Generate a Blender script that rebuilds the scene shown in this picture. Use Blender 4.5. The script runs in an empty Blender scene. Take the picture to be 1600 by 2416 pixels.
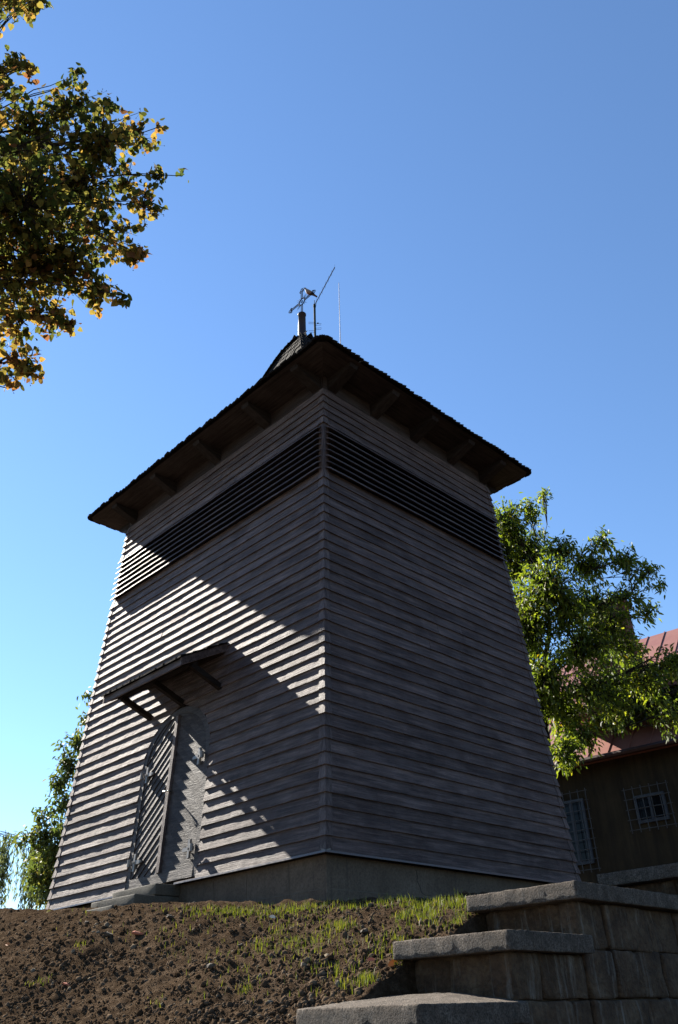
import bpy, math, random
import numpy as np
from mathutils import Vector, Matrix, noise as mnoise

rnd = random.Random(7)
nr = np.random.default_rng(11)
S = bpy.context.scene
COL = S.collection
R = math.radians

# ------------------------------------------------------------------ camera
F_PX, PITCH, ROLL, YAW = 1902.94, 0.560496, -0.033702, 2.357862
CAM = np.array([9.46059, -8.48733, -1.46684])
_fw = np.array([math.cos(PITCH)*math.cos(YAW), math.cos(PITCH)*math.sin(YAW), math.sin(PITCH)])
_r = np.array([math.sin(YAW), -math.cos(YAW), 0.0])
_u = np.cross(_r, _fw)
RT = math.cos(ROLL)*_r + math.sin(ROLL)*_u
UP = -math.sin(ROLL)*_r + math.cos(ROLL)*_u
FW = _fw
cam_d = bpy.data.cameras.new('camera')
cam_d.sensor_fit = 'VERTICAL'; cam_d.sensor_height = 24.0; cam_d.sensor_width = 24.0
cam_d.lens = F_PX/2416*24.0
cam_d.clip_start = 0.05; cam_d.clip_end = 2000
cam_o = bpy.data.objects.new('camera', cam_d); COL.objects.link(cam_o)
M = Matrix(((RT[0], UP[0], -FW[0], CAM[0]), (RT[1], UP[1], -FW[1], CAM[1]), (RT[2], UP[2], -FW[2], CAM[2]), (0, 0, 0, 1)))
cam_o.matrix_world = M
S.camera = cam_o

# ------------------------------------------------------------------ light
SUN_D = Vector((1.362, 0.076, -1.0)).normalized()          # direction the light travels
SUN_EL = math.asin(-SUN_D.z)
SUN_ROT = math.atan2(-SUN_D.x, -SUN_D.y)
w = bpy.data.worlds.new('World'); S.world = w; w.use_nodes = True
nt = w.node_tree; nt.nodes.clear()
sky = nt.nodes.new('ShaderNodeTexSky'); sky.sky_type = 'NISHITA'; sky.sun_disc = False
sky.sun_elevation = SUN_EL; sky.sun_rotation = SUN_ROT
sky.altitude = 2000; sky.air_density = 1.6; sky.dust_density = 0.15; sky.ozone_density = 7.0
bg = nt.nodes.new('ShaderNodeBackground'); bg.inputs['Strength'].default_value = 0.054
wo = nt.nodes.new('ShaderNodeOutputWorld')
nt.links.new(sky.outputs[0], bg.inputs[0]); nt.links.new(bg.outputs[0], wo.inputs[0])
sl = bpy.data.lights.new('sun', 'SUN'); sl.energy = 5.0; sl.angle = R(0.5); sl.color = (1.0, 0.93, 0.82)
so = bpy.data.objects.new('sun', sl); COL.objects.link(so)
so.rotation_euler = SUN_D.to_track_quat('-Z', 'Y').to_euler(); so.location = (-20, -5, 20)
S.view_settings.view_transform = 'Standard'; S.view_settings.look = 'None'
S.view_settings.exposure = 2.0; S.view_settings.gamma = 1.0
S.view_settings.use_curve_mapping = False
S.cycles.max_bounces = 6; S.cycles.transparent_max_bounces = 6

# ------------------------------------------------------------------ helpers
def ray(px, py):
    d = FW + (px-800)/F_PX*RT - (py-1208)/F_PX*UP
    return d/np.linalg.norm(d)
def at(px, py, D):
    d = ray(px, py); return CAM + d*D/math.hypot(d[0], d[1])
def ontoplane(px, py, p, n):
    d = ray(px, py); n = np.array(n, float); t = ((np.array(p, float)-CAM)@n)/(d@n); return CAM + t*d

def mk(name, v, f, mat, parent=None, smooth=False, rot=0.0, loc=None):
    me = bpy.data.meshes.new(name)
    me.from_pydata([tuple(map(float, p)) for p in v], [], f)
    if mat: me.materials.append(mat)
    if smooth:
        me.polygons.foreach_set('use_smooth', [True]*len(me.polygons))
    o = bpy.data.objects.new(name, me); COL.objects.link(o)
    if parent: o.parent = parent
    if rot: o.rotation_euler = (0, 0, rot)
    if loc is not None: o.location = loc
    return o
def mknp(name, v, f, mat, parent=None, attr=None, smooth=False):
    """v (N,3) array, f (M,k) array; attr (N,) floats -> attribute 'rnd'"""
    me = bpy.data.meshes.new(name)
    v = np.asarray(v, np.float32); f = np.asarray(f, np.int32)
    me.vertices.add(len(v)); me.vertices.foreach_set('co', v.ravel())
    k = f.shape[1]
    me.loops.add(f.size); me.loops.foreach_set('vertex_index', f.ravel())
    me.polygons.add(len(f)); me.polygons.foreach_set('loop_start', np.arange(0, f.size, k, dtype=np.int32))
    me.polygons.foreach_set('loop_total', np.full(len(f), k, np.int32))
    if smooth: me.polygons.foreach_set('use_smooth', np.ones(len(f), bool))
    me.update(calc_edges=True)
    if attr is not None:
        a = me.attributes.new('rnd', 'FLOAT', 'POINT'); a.data.foreach_set('value', np.asarray(attr, np.float32))
    if mat: me.materials.append(mat)
    o = bpy.data.objects.new(name, me); COL.objects.link(o)
    if parent: o.parent = parent
    return o
def empty(name, loc=(0, 0, 0), label=None, cat=None, group=None):
    o = bpy.data.objects.new(name, None); COL.objects.link(o); o.location = loc
    o.empty_display_size = 0.2
    return tag(o, label, cat, group)
def tag(o, label=None, cat=None, group=None, kind=None):
    if label: o['label'] = label
    if cat: o['category'] = cat
    if group: o['group'] = group
    if kind: o['kind'] = kind
    return o
def dup(o, parent=None, **kw):
    c = o.copy(); COL.objects.link(c)
    if parent: c.parent = parent
    return c

class MB:
    def __init__(s): s.v = []; s.f = []
    def add(s, v, f):
        n = len(s.v); s.v += [tuple(p) for p in v]; s.f += [tuple(i+n for i in q) for q in f]
    def hexa(s, p):          # 8 pts: bottom 4 ccw then top 4
        s.add(p, [(3, 2, 1, 0), (4, 5, 6, 7), (0, 1, 5, 4), (1, 2, 6, 5), (2, 3, 7, 6), (3, 0, 4, 7)])
    def box(s, x0, x1, y0, y1, z0, z1):
        s.hexa([(x0, y0, z0), (x1, y0, z0), (x1, y1, z0), (x0, y1, z0), (x0, y0, z1), (x1, y0, z1), (x1, y1, z1), (x0, y1, z1)])
    def bar(s, a, b, wd, ht, upv=(0, 0, 1)):
        a = Vector(a); b = Vector(b); d = (b-a).normalized(); upv = Vector(upv)
        sd = d.cross(upv).normalized()*(wd/2); u2 = sd.cross(d).normalized()*(ht/2)
        s.hexa([a-sd-u2, b-sd-u2, b+sd-u2, a+sd-u2, a-sd+u2, b-sd+u2, b+sd+u2, a+sd+u2])
    def tube(s, pts, rad, n=6, cap=True):
        pts = [Vector(p) for p in pts]
        if not hasattr(rad, '__len__'): rad = [rad]*len(pts)
        base = len(s.v); pd = None
        for i, p in enumerate(pts):
            d = (pts[min(i+1, len(pts)-1)]-pts[max(i-1, 0)])
            if d.length < 1e-9: d = Vector((0, 0, 1))
            d.normalize()
            ref = Vector((0, 0, 1)) if abs(d.z) < 0.9 else Vector((1, 0, 0))
            if pd is None: a = d.cross(ref).normalized()
            else:
                a = (pd-d*pd.dot(d))
                a = a.normalized() if a.length > 1e-6 else d.cross(ref).normalized()
            pd = a; b = d.cross(a)
            for k in range(n):
                t = 2*math.pi*k/n; s.v.append(tuple(p+(a*math.cos(t)+b*math.sin(t))*rad[i]))
        for i in range(len(pts)-1):
            for k in range(n):
                k2 = (k+1) % n
                s.f.append((base+i*n+k, base+i*n+k2, base+(i+1)*n+k2, base+(i+1)*n+k))
        if cap:
            s.f.append(tuple(base+k for k in range(n))[::-1]); e = base+(len(pts)-1)*n
            s.f.append(tuple(e+k for k in range(n)))
    def lathe(s, prof, n=16, c=(0, 0)):   # prof [(r,z)]
        base = len(s.v)
        for r_, z in prof:
            for k in range(n):
                t = 2*math.pi*k/n; s.v.append((c[0]+r_*math.cos(t), c[1]+r_*math.sin(t), z))
        for i in range(len(prof)-1):
            for k in range(n):
                k2 = (k+1) % n; s.f.append((base+i*n+k, base+i*n+k2, base+(i+1)*n+k2, base+(i+1)*n+k))
        s.f.append(tuple(base+k for k in range(n))[::-1]); e = base+(len(prof)-1)*n; s.f.append(tuple(e+k for k in range(n)))
    def build(s, name, mat, parent=None, smooth=False, rot=0.0, loc=None): return mk(name, s.v, s.f, mat, parent, smooth, rot, loc)

# ------------------------------------------------------------------ materials
class NT:
    def __init__(s, name):
        s.m = bpy.data.materials.new(name); s.m.use_nodes = True; s.t = s.m.node_tree; s.t.nodes.clear()
        s.out = s.n('ShaderNodeOutputMaterial')
    def n(s, t, **kw):
        x = s.t.nodes.new(t)
        for k, v in kw.items(): setattr(x, k, v)
        return x
    def l(s, a, b): s.t.links.new(a, b)
    def val(s, sock, v):
        if hasattr(v, 'node'): s.l(v, sock)
        elif v is not None: sock.default_value = v
    def math(s, op, a, b=None, c=None):
        x = s.n('ShaderNodeMath', operation=op); s.val(x.inputs[0], a); s.val(x.inputs[1], b)
        if c is not None: s.val(x.inputs[2], c)
        return x.outputs[0]
    def mix(s, fac, a, b, blend='MIX'):
        x = s.n('ShaderNodeMix', data_type='RGBA', blend_type=blend); s.val(x.inputs[0], fac)
        s.val(x.inputs[6], a if hasattr(a, 'node') else (*a, 1)); s.val(x.inputs[7], b if hasattr(b, 'node') else (*b, 1)); return x.outputs[2]
    def coords(s, scale=(1, 1, 1), rand=0.0, kind='Object'):
        tc = s.n('ShaderNodeTexCoord'); v = tc.outputs[kind]
        if rand:
            oi = s.n('ShaderNodeObjectInfo'); k = s.math('MULTIPLY', oi.outputs['Random'], rand)
            a = s.n('ShaderNodeVectorMath', operation='ADD'); s.l(v, a.inputs[0]); s.l(k, a.inputs[1]); v = a.outputs[0]
        mp = s.n('ShaderNodeMapping'); mp.inputs['Scale'].default_value = scale; s.l(v, mp.inputs[0]); return mp.outputs[0]
    def noise(s, vec, scale=5, detail=6, rough=0.6, dist=0.0):
        x = s.n('ShaderNodeTexNoise'); x.inputs['Scale'].default_value = scale; x.inputs['Detail'].default_value = detail
        x.inputs['Roughness'].default_value = rough; x.inputs['Distortion'].default_value = dist; s.l(vec, x.inputs['Vector']); return x.outputs[0]
    def ramp(s, fac, stops):
        x = s.n('ShaderNodeValToRGB'); e = x.color_ramp.elements
        while len(e) < len(stops): e.new(0.5)
        for i, (p, c) in enumerate(stops):
            e[i].position = p; e[i].color = (*c, 1) if len(c) == 3 else c
        s.l(fac, x.inputs[0]); return x.outputs[0]
    def rmap(s, fac, a, b, c, d):
        x = s.n('ShaderNodeMapRange'); s.l(fac, x.inputs[0])
        for i, v in enumerate((a, b, c, d)): x.inputs[i+1].default_value = v
        return x.outputs[0]
    def bump(s, h, strength=0.5, dist=0.01, normal=None):
        x = s.n('ShaderNodeBump'); x.inputs['Strength'].default_value = strength; x.inputs['Distance'].default_value = dist
        s.l(h, x.inputs['Height'])
        if normal: s.l(normal, x.inputs['Normal'])
        return x.outputs[0]
    def bsdf(s, col, rough=0.6, spec=0.5, normal=None, metallic=0.0):
        b = s.n('ShaderNodeBsdfPrincipled')
        s.val(b.inputs['Base Color'], col if hasattr(col, 'node') else (*col, 1)); s.val(b.inputs['Roughness'], rough)
        s.val(b.inputs['Specular IOR Level'], spec); s.val(b.inputs['Metallic'], metallic)
        if normal: s.l(normal, b.inputs['Normal'])
        s.l(b.outputs[0], s.out.inputs[0]); return b

def wood(name, dark, mid, light, rough=0.55, spec=0.5, axis=0, bumpd=0.006, sheen=0.0):
    t = NT(name)
    sc = [9.0, 9.0, 9.0]; sc[axis] = 0.55
    v = t.coords(tuple(sc), rand=37.0)
    g = t.noise(v, 3.2, 9, 0.68, 0.25)
    sc2 = [30, 30, 30]; sc2[axis] = 0.9
    g2 = t.noise(t.coords(tuple(sc2), rand=17.0), 4.0, 5, 0.6)
    b = t.noise(t.coords((1, 1, 1), rand=23.0), 2.2, 5, 0.6, 0.4)
    c = t.ramp(g, [(0.33, dark), (0.5, mid), (0.68, light)])
    c = t.mix(t.rmap(b, 0.40, 0.66, 0.0, 0.42), c, dark)
    b2 = t.noise(t.coords((0.5, 0.5, 0.5), rand=71.0), 2.6, 4, 0.6, 0.6)
    c = t.mix(t.rmap(b2, 0.5, 0.75, 0.0, 0.28), c, tuple(x*y for x, y in zip(light, (1.0, 0.98, 1.05))))
    oi = t.n('ShaderNodeObjectInfo')
    k = t.math('MULTIPLY_ADD', oi.outputs['Random'], 0.36, 0.82)
    hs = t.n('ShaderNodeHueSaturation'); t.l(k, hs.inputs['Value']); t.l(c, hs.inputs['Color']); hs.inputs['Saturation'].default_value = 1.0
    # knots
    vo = t.n('ShaderNodeTexVoronoi'); vo.inputs['Scale'].default_value = 1.6
    sk = [6, 6, 6]; sk[axis] = 2.0
    t.l(t.coords(tuple(sk), rand=51.0), vo.inputs['Vector'])
    kn = t.rmap(vo.outputs['Distance'], 0.03, 0.10, 1.0, 0.0)
    col = t.mix(t.math('MULTIPLY', kn, 0.75), hs.outputs[0], tuple(x*0.45 for x in dark))
    h = t.math('ADD', g2, t.math('MULTIPLY', g, 0.8))
    nrm = t.bump(h, 0.9, bumpd)
    rg = t.rmap(g, 0.3, 0.7, rough-0.1, rough+0.12)
    sp = t.math('MULTIPLY', t.rmap(g, 0.36, 0.64, 0.5, 1.2), t.math('MULTIPLY_ADD', oi.outputs['Random'], 0.4, 0.75))
    sp = t.math('MULTIPLY', sp, t.rmap(b, 0.4, 0.66, spec*1.05, spec*0.7))
    bs = t.bsdf(col, rg, sp, nrm)
    if sheen:
        t.l(t.math('MULTIPLY', t.rmap(b, 0.4, 0.66, sheen*1.1, sheen*0.75), t.rmap(g, 0.36, 0.64, 0.6, 1.2)), bs.inputs['Sheen Weight'])
        bs.inputs['Sheen Roughness'].default_value = 0.45; bs.inputs['Sheen Tint'].default_value = (1.0, 0.88, 0.84, 1)
    return t.m

def rocky(name, stops, scale=6, bumps=0.6, bd=0.02, rough=0.9, spec=0.25, fine=60, streak=None, rand=0.0, speck=None, grain=0.45):
    t = NT(name); v = t.coords(rand=rand)
    a = t.noise(v, scale, 8, 0.65, 0.3); f = t.noise(v, fine, 4, 0.7)
    c = t.ramp(a, stops)
    c = t.mix(t.rmap(f, 0.40, 0.62, 0.0, grain), c, tuple(x*0.45 for x in stops[0][1]))
    if streak:
        sv = t.noise(t.coords((7, 7, 0.5), rand=rand), 2.0, 6, 0.7)
        c = t.mix(t.rmap(sv, 0.55, 0.72, 0.0, 0.7), c, streak)
    if speck:
        vo = t.n('ShaderNodeTexVoronoi'); vo.inputs['Scale'].default_value = 110; t.l(v, vo.inputs['Vector'])
        c = t.mix(t.rmap(vo.outputs['Distance'], 0.12, 0.3, 0.8, 0.0), c, speck)
    h = t.math('ADD', t.math('MULTIPLY', a, 1.6), f)
    t.bsdf(c, rough, spec, t.bump(h, bumps, bd)); return t.m

def leafmat(name, stops, trans=0.45, rough=0.45, spec=0.4):
    t = NT(name)
    at_ = t.n('ShaderNodeAttribute', attribute_name='rnd')
    c = t.ramp(at_.outputs['Fac'], stops)
    n = t.noise(t.coords(), 55, 3, 0.6)
    c = t.mix(t.rmap(n, 0.35, 0.7, 0.0, 0.35), c, tuple(x*0.5 for x in stops[0][1]))
    b = t.bsdf(c, rough, spec)
    tr = t.n('ShaderNodeBsdfTranslucent')
    sat = t.n('ShaderNodeHueSaturation'); sat.inputs['Saturation'].default_value = 1.08; sat.inputs['Value'].default_value = 1.5
    t.l(c, sat.inputs['Color']); t.l(sat.outputs[0], tr.inputs['Color'])
    mx = t.n('ShaderNodeMixShader'); mx.inputs[0].default_value = trans
    t.l(b.outputs[0], mx.inputs[1]); t.l(tr.outputs[0], mx.inputs[2]); t.l(mx.outputs[0], t.out.inputs[0])
    return t.m

def plain(name, col, rough=0.6, spec=0.4, metallic=0.0, var=0.3, scale=14, bumps=0.15):
    t = NT(name); v = t.coords(rand=9.0); a = t.noise(v, scale, 6, 0.6)
    c = t.mix(t.rmap(a, 0.3, 0.7, 0.0, 1.0), tuple(x*(1-var) for x in col), tuple(min(1, x*(1+var)) for x in col))
    t.bsdf(c, t.rmap(a, 0.3, 0.7, max(0.02, rough-0.08), min(1, rough+0.08)), spec, t.bump(a, bumps, 0.005), metallic); return t.m

W_BOARD = wood('stained_clapboard', (0.011, 0.0060, 0.0056), (0.030, 0.0185, 0.0172), (0.080, 0.053, 0.047), 0.70, 0.40, sheen=0.25)
W_DOOR = wood('door_timber', (0.010, 0.0072, 0.0066), (0.022, 0.0165, 0.0150), (0.046, 0.036, 0.032), 0.68, 0.4, sheen=0.09)
W_LOUVRE = wood('louvre_timber', (0.026, 0.0165, 0.0155), (0.055, 0.037, 0.034), (0.095, 0.068, 0.060), 0.62, 0.5)
W_SOFFIT = wood('soffit_timber', (0.014, 0.0095, 0.008), (0.027, 0.019, 0.016), (0.042, 0.030, 0.025), 0.7, 0.3)
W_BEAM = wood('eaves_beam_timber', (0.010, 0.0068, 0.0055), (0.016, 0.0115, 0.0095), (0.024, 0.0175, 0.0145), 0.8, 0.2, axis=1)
W_SHINGLE = wood('roof_shingle_timber', (0.004, 0.003, 0.0024), (0.008, 0.0062, 0.0048), (0.016, 0.0125, 0.0095), 0.85, 0.1, axis=2)
M_CORE = plain('wall_core_timber', (0.008, 0.007, 0.006), 0.9, 0.1)  # near-black colour stands in for the unlit belfry behind the slats
M_CONC = rocky('plinth_concrete', [(0.25, (0.055, 0.042, 0.031)), (0.55, (0.095, 0.075, 0.057)), (0.8, (0.14, 0.115, 0.09))], 1.6, 0.35, 0.006, 0.9, 0.2, 45, streak=(0.035, 0.030, 0.025))
M_STEP = rocky('step_concrete', [(0.25, (0.05, 0.046, 0.036)), (0.55, (0.085, 0.078, 0.064)), (0.8, (0.12, 0.11, 0.09))], 4, 0.5, 0.01, 0.9, 0.2, 50)
M_COPE = rocky('coping_concrete', [(0.25, (0.065, 0.050, 0.038)), (0.5, (0.14, 0.112, 0.088)), (0.8, (0.27, 0.23, 0.19))], 9, 1.0, 0.03, 0.95, 0.3, 95, speck=(0.018, 0.014, 0.011), streak=(0.035, 0.028, 0.021), grain=0.85)
M_STONE = rocky('wall_stone', [(0.25, (0.024, 0.014, 0.008)), (0.5, (0.066, 0.040, 0.022)), (0.78, (0.13, 0.092, 0.058))], 4.5, 0.9, 0.03, 0.9, 0.25, 30, streak=(0.20, 0.185, 0.16), rand=31.0)
M_MORTAR = rocky('wall_mortar', [(0.3, (0.05, 0.034, 0.021)), (0.7, (0.11, 0.078, 0.05))], 9, 0.8, 0.02, 0.95, 0.2, 60)
M_FLASH = plain('brown_flashing', (0.055, 0.038, 0.030), 0.36, 0.5, 0.0, 0.2)
M_COPPER = plain('brown_sheet_metal', (0.020, 0.013, 0.015), 0.5, 0.2, 0.0, 0.15, 6)
M_IRON = plain('wrought_iron', (0.007, 0.007, 0.009), 0.8, 0.05, 0.0)
M_HINGE = plain('forged_hinge_iron', (0.16, 0.145, 0.13), 0.5, 0.5, 0.3)
M_BRASS = plain('worn_handle_metal', (0.75, 0.7, 0.6), 0.3, 0.6, 0.9)
M_MAST = plain('green_mast_paint', (0.009, 0.018, 0.017), 0.8, 0.05, 0.0)
M_ALU = plain('aluminium_rod', (0.09, 0.09, 0.095), 0.6, 0.2, 0.0)

# ================================================================== ground
def smax(a, b, k): return 0.5*(a+b+math.sqrt((a-b)**2+k*k))
def smooth(t): t = min(1, max(0, t)); return t*t*(3-2*t)
def hgt(x, y):
    xc = max(-5.0, min(8.0, x))
    g = -0.5+(3-xc)*0.075
    ys_ = -3.12+0.60*smooth((x-0.6)/3.0)
    if x < -5: g = 0.1+0.25*(1-math.exp((x+5)/12.0))
    if y < ys_:
        d = ys_-y; g -= (0.50-0.09*smooth((x-1.5)/2.5))*d*d/(d+0.18)
    z = smax(g, -3.07, 0.25)
    if x > 5.42:
        s = smax(-3.07, min(-0.55, -3.07+0.5*(y+3.2)), 0.1)
        k = smooth((x-5.42)/0.12); z = z*(1-k)+min(z, s)*k
    return z
def axis_pts(lo, hi, step, far_lo, far_hi):
    a = list(np.arange(lo, hi+1e-6, step)); s = step; x = lo; pre = []
    while x > far_lo: s *= 1.35; x -= s; pre.append(x)
    s = step; x = hi; post = []
    while x < far_hi: s *= 1.35; x += s; post.append(x)
    return pre[::-1]+a+post
gx = axis_pts(-5.2, 5.6, 0.034, -900, 900); gy = axis_pts(-6.3, -2.2, 0.03, -900, 900)
gv = []
for y in gy:
    for x in gx:
        z = hgt(x, y)
        if -6 < x < 6.2 and -8 < y < -1.9:
            p = Vector((x*1.1, y*1.1, 0))
            z += 0.055*mnoise.noise(p)+0.035*mnoise.noise(p*2.7+Vector((3, 1, 0)))
            p2 = Vector((x, y, 0.3))
            z += 0.034*mnoise.noise(p2*7)+0.016*abs(mnoise.noise(p2*15))+0.016*mnoise.noise(p2*36)
        gv.append((x, y, z))
nx = len(gx)
ii = np.arange((len(gy)-1)*nx).reshape(len(gy)-1, nx)[:, :-1].ravel()
gf = np.stack([ii, ii+1, ii+1+nx, ii+nx], 1)
t = NT('bare_soil'); v = t.coords()
a = t.noise(v, 1.3, 8, 0.6); b = t.noise(v, 16, 8, 0.7); f_ = t.noise(v, 90, 4, 0.7)
c = t.ramp(b, [(0.3, (0.028, 0.0185, 0.0118)), (0.5, (0.072, 0.0500, 0.0330)), (0.72, (0.145, 0.107, 0.075))])
c = t.mix(t.rmap(a, 0.35, 0.7, 0.0, 0.5), c, (0.036, 0.0235, 0.0138))
c = t.mix(t.rmap(f_, 0.62, 0.75, 0.0, 0.6), c, (0.13, 0.10, 0.07))
t.bsdf(c, 1.0, 0.0, t.bump(t.math('ADD', b, t.math('MULTIPLY', f_, 1.6)), 1.0, 0.035)); M_SOIL = t.m
ground = mknp('ground', gv, gf, M_SOIL, smooth=True); tag(ground, kind='structure')
t = NT('pale_paving'); v = t.coords(); a = t.noise(v, 0.8, 6, 0.6); b = t.noise(v, 25, 5, 0.7)
t.bsdf(t.mix(t.rmap(a, .3, .7, 0, 1), (0.13, 0.11, 0.09), (0.19, 0.16, 0.13)), 0.9, 0.2, t.bump(b, 0.4, 0.01)); M_PAVE = t.m
m_ = MB(); m_.box(-60, 60, -40, -8.3, -3.4, -2.93); o = m_.build('street', M_PAVE); tag(o, kind='structure')
def soilpt(px, py, must=False):
    d = ray(px, py); tt = 3.0
    while tt < 22:
        p = CAM+d*tt
        if p[2] < hgt(p[0], p[1]):
            lo, hi = tt-0.35, tt
            for i in range(8):
                mi = (lo+hi)/2; p = CAM+d*mi
                if p[2] < hgt(p[0], p[1]): hi = mi
                else: lo = mi
            return CAM+d*hi
        tt += 0.35
    return soilpt(px, py+6, True) if must else None
def gz(x, y):
    p = Vector((x*1.1, y*1.1, 0)); p2 = Vector((x, y, 0.3)); return hgt(x, y)+0.055*mnoise.noise(p)+0.035*mnoise.noise(p*2.7+Vector((3, 1, 0)))+0.034*mnoise.noise(p2*7)+0.016*abs(mnoise.noise(p2*15))

# ================================================================== tower
AX, AY, BX, BY, H = 3.0, 2.40369, 2.72726, 2.02632, 6.59128
EX, EY, EZ, APEX = 3.35063, 2.61976, 6.83857, 10.98
tower = empty('bell_tower', (0, 0, -0.5), 'dark timber bell tower with clapboard walls, louvred belfry band and shingled roof', 'tower')
tower.location = (0, 0, 0)
# wall frames: local X runs along the wall, local -Y is outward
WALLS = [dict(rot=0.0, dist=AY, hl=AX, bn=(AY-BY)/H, bu=(AX-BX)/H), dict(rot=R(90), dist=AX, hl=AY, bn=(AX-BX)/H, bu=(AY-BY)/H),
         dict(rot=R(180), dist=AY, hl=AX, bn=(AY-BY)/H, bu=(AX-BX)/H), dict(rot=R(270), dist=AX, hl=AY, bn=(AX-BX)/H, bu=(AY-BY)/H)]
LOB, LOT = 5.028, 5.895
ncs = 34; EXPO = LOB/ncs
COURSES = [(i*EXPO, (i+1)*EXPO) for i in range(ncs)] + [(LOT+i*0.1393, LOT+(i+1)*0.1393) for i in range(5)]
DXC, DHW, DSP, DRI = -0.06, 0.80, 1.60, 0.72      # door: centre, outer half width, springing, rise
def dw(z):
    if z <= DSP: return DHW
    k = (z-DSP)/DRI
    return DHW*math.sqrt(1-k*k) if k < 1 else 0.0
def board(name, W, z0, z1, ul, ur, nseg, proud=0.0, mat=W_BOARD, seed=0):
    """ul, ur: functions z -> u ; lapped board, bottom edge proud"""
    ob, ot = 0.031+proud, 0.007+proud
    v = []; f = []; zt = z1+0.015
    rr = random.Random(seed)
    wz = rr.uniform(-0.002, 0.002); wo_ = rr.uniform(-0.003, 0.003)
    for i in range(nseg+1):
        k = i/nseg
        u0 = ul(z0)*(1-k)+ur(z0)*k; u1 = ul(z1)*(1-k)+ur(z1)*k
        q = mnoise.noise(Vector((u0*2.3, seed*3.7, 1.0)))*0.0045+mnoise.noise(Vector((u0*9.0, seed*1.7, 5.0)))*0.003
        q2 = mnoise.noise(Vector((u0*3.1, seed*2.9, 9.0)))*0.004
        zb = z0+wz+q2
        yb = -(W['dist']-W['bn']*z0+ob+wo_+q); yt = -(W['dist']-W['bn']*zt+ot)
        v += [(u0, yb, zb), (u1, yt, zt), (u1, yt+0.02, zt), (u0, yb+0.024, zb+0.001)]
    for i in range(nseg):
        a = i*4; b_ = a+4
        f += [(a, b_, b_+1, a+1), (a+1, b_+1, b_+2, a+2), (a+2, b_+2, b_+3, a+3), (a+3, b_+3, b_, a)]
    f += [(0, 1, 2, 3), tuple(nseg*4+k for k in (3, 2, 1, 0))]
    return mk(name, v, f, mat, tower, rot=W['rot'])
TRIM = 0.075
for wi, W in enumerate(WALLS):
    vis = wi < 2
    for ci, (z0, z1) in enumerate(COURSES):
        full = lambda z, W=W: W['hl']-W['bu']*z-TRIM+0.01
        sd = wi*100+ci
        ns = 60 if vis else 4
        if wi == 0 and dw(z0) > 0.02:
            zz = min(z1, DSP+DRI*0.9995)
            gL = lambda z, z0=z0: DXC-max(0.01, dw(min(z, DSP+DRI*0.9999)))-0.002
            gR = lambda z, z0=z0: DXC+max(0.01, dw(min(z, DSP+DRI*0.9999)))+0.002
            board('board', W, z0, z1, lambda z: -full(z), gL, 30, seed=sd)
            board('board', W, z0, z1, gR, full, 30, seed=sd+0.5)
        elif vis and rnd.random() < 0.18:
            s_ = rnd.uniform(-1.6, 1.6)
            board('board', W, z0, z1, lambda z: -full(z), lambda z: s_-0.0015, 30, seed=sd)
            board('board', W, z0, z1, lambda z: s_+0.0015, full, 30, proud=0.001, seed=sd+0.5)
        else:
            board('board', W, z0, z1, lambda z: -full(z), full, ns, seed=sd)
# corner covers, one folded pair per course
def corner_trim(sx, sy, z0, z1, seed, ob=0.037, ot=0.014):
    zt = z1+0.008
    def ring(z, o):
        hx = AX-(AX-BX)/H*z+o; hy = AY-(AY-BY)/H*z+o; wd = TRIM+o
        p = [(hx-wd, hy), (hx, hy), (hx, hy-wd), (hx-0.022, hy-wd), (hx-0.022, hy-0.022), (hx-wd, hy-0.022)]
        return [(sx*a, sy*b, z) for a, b in p]
    j = random.Random(seed).uniform(-0.004, 0.004); o2 = random.Random(seed+.3).uniform(-0.002, 0.003)
    v = ring(z0+j, ob+o2)+ring(zt, ot)
    f = [tuple(range(6)), tuple(range(11, 5, -1))]+[(i, i+6, (i+1) % 6+6, (i+1) % 6) for i in range(6)]
    if sx*sy < 0: f = [q[::-1] for q in f]
    return mk('corner_board', v, f, W_BOARD_V, tower)
W_BOARD_V = wood('stained_corner_board', (0.016, 0.0098, 0.0092), (0.036, 0.0235, 0.0215), (0.074, 0.051, 0.045), 0.68, 0.42, axis=2, sheen=0.24)
for sx, sy in ((1, -1), (-1, -1), (1, 1)):
    for ci, (z0, z1) in enumerate(COURSES): corner_trim(sx, sy, z0, z1, ci*7+sx*3+sy)
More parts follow.
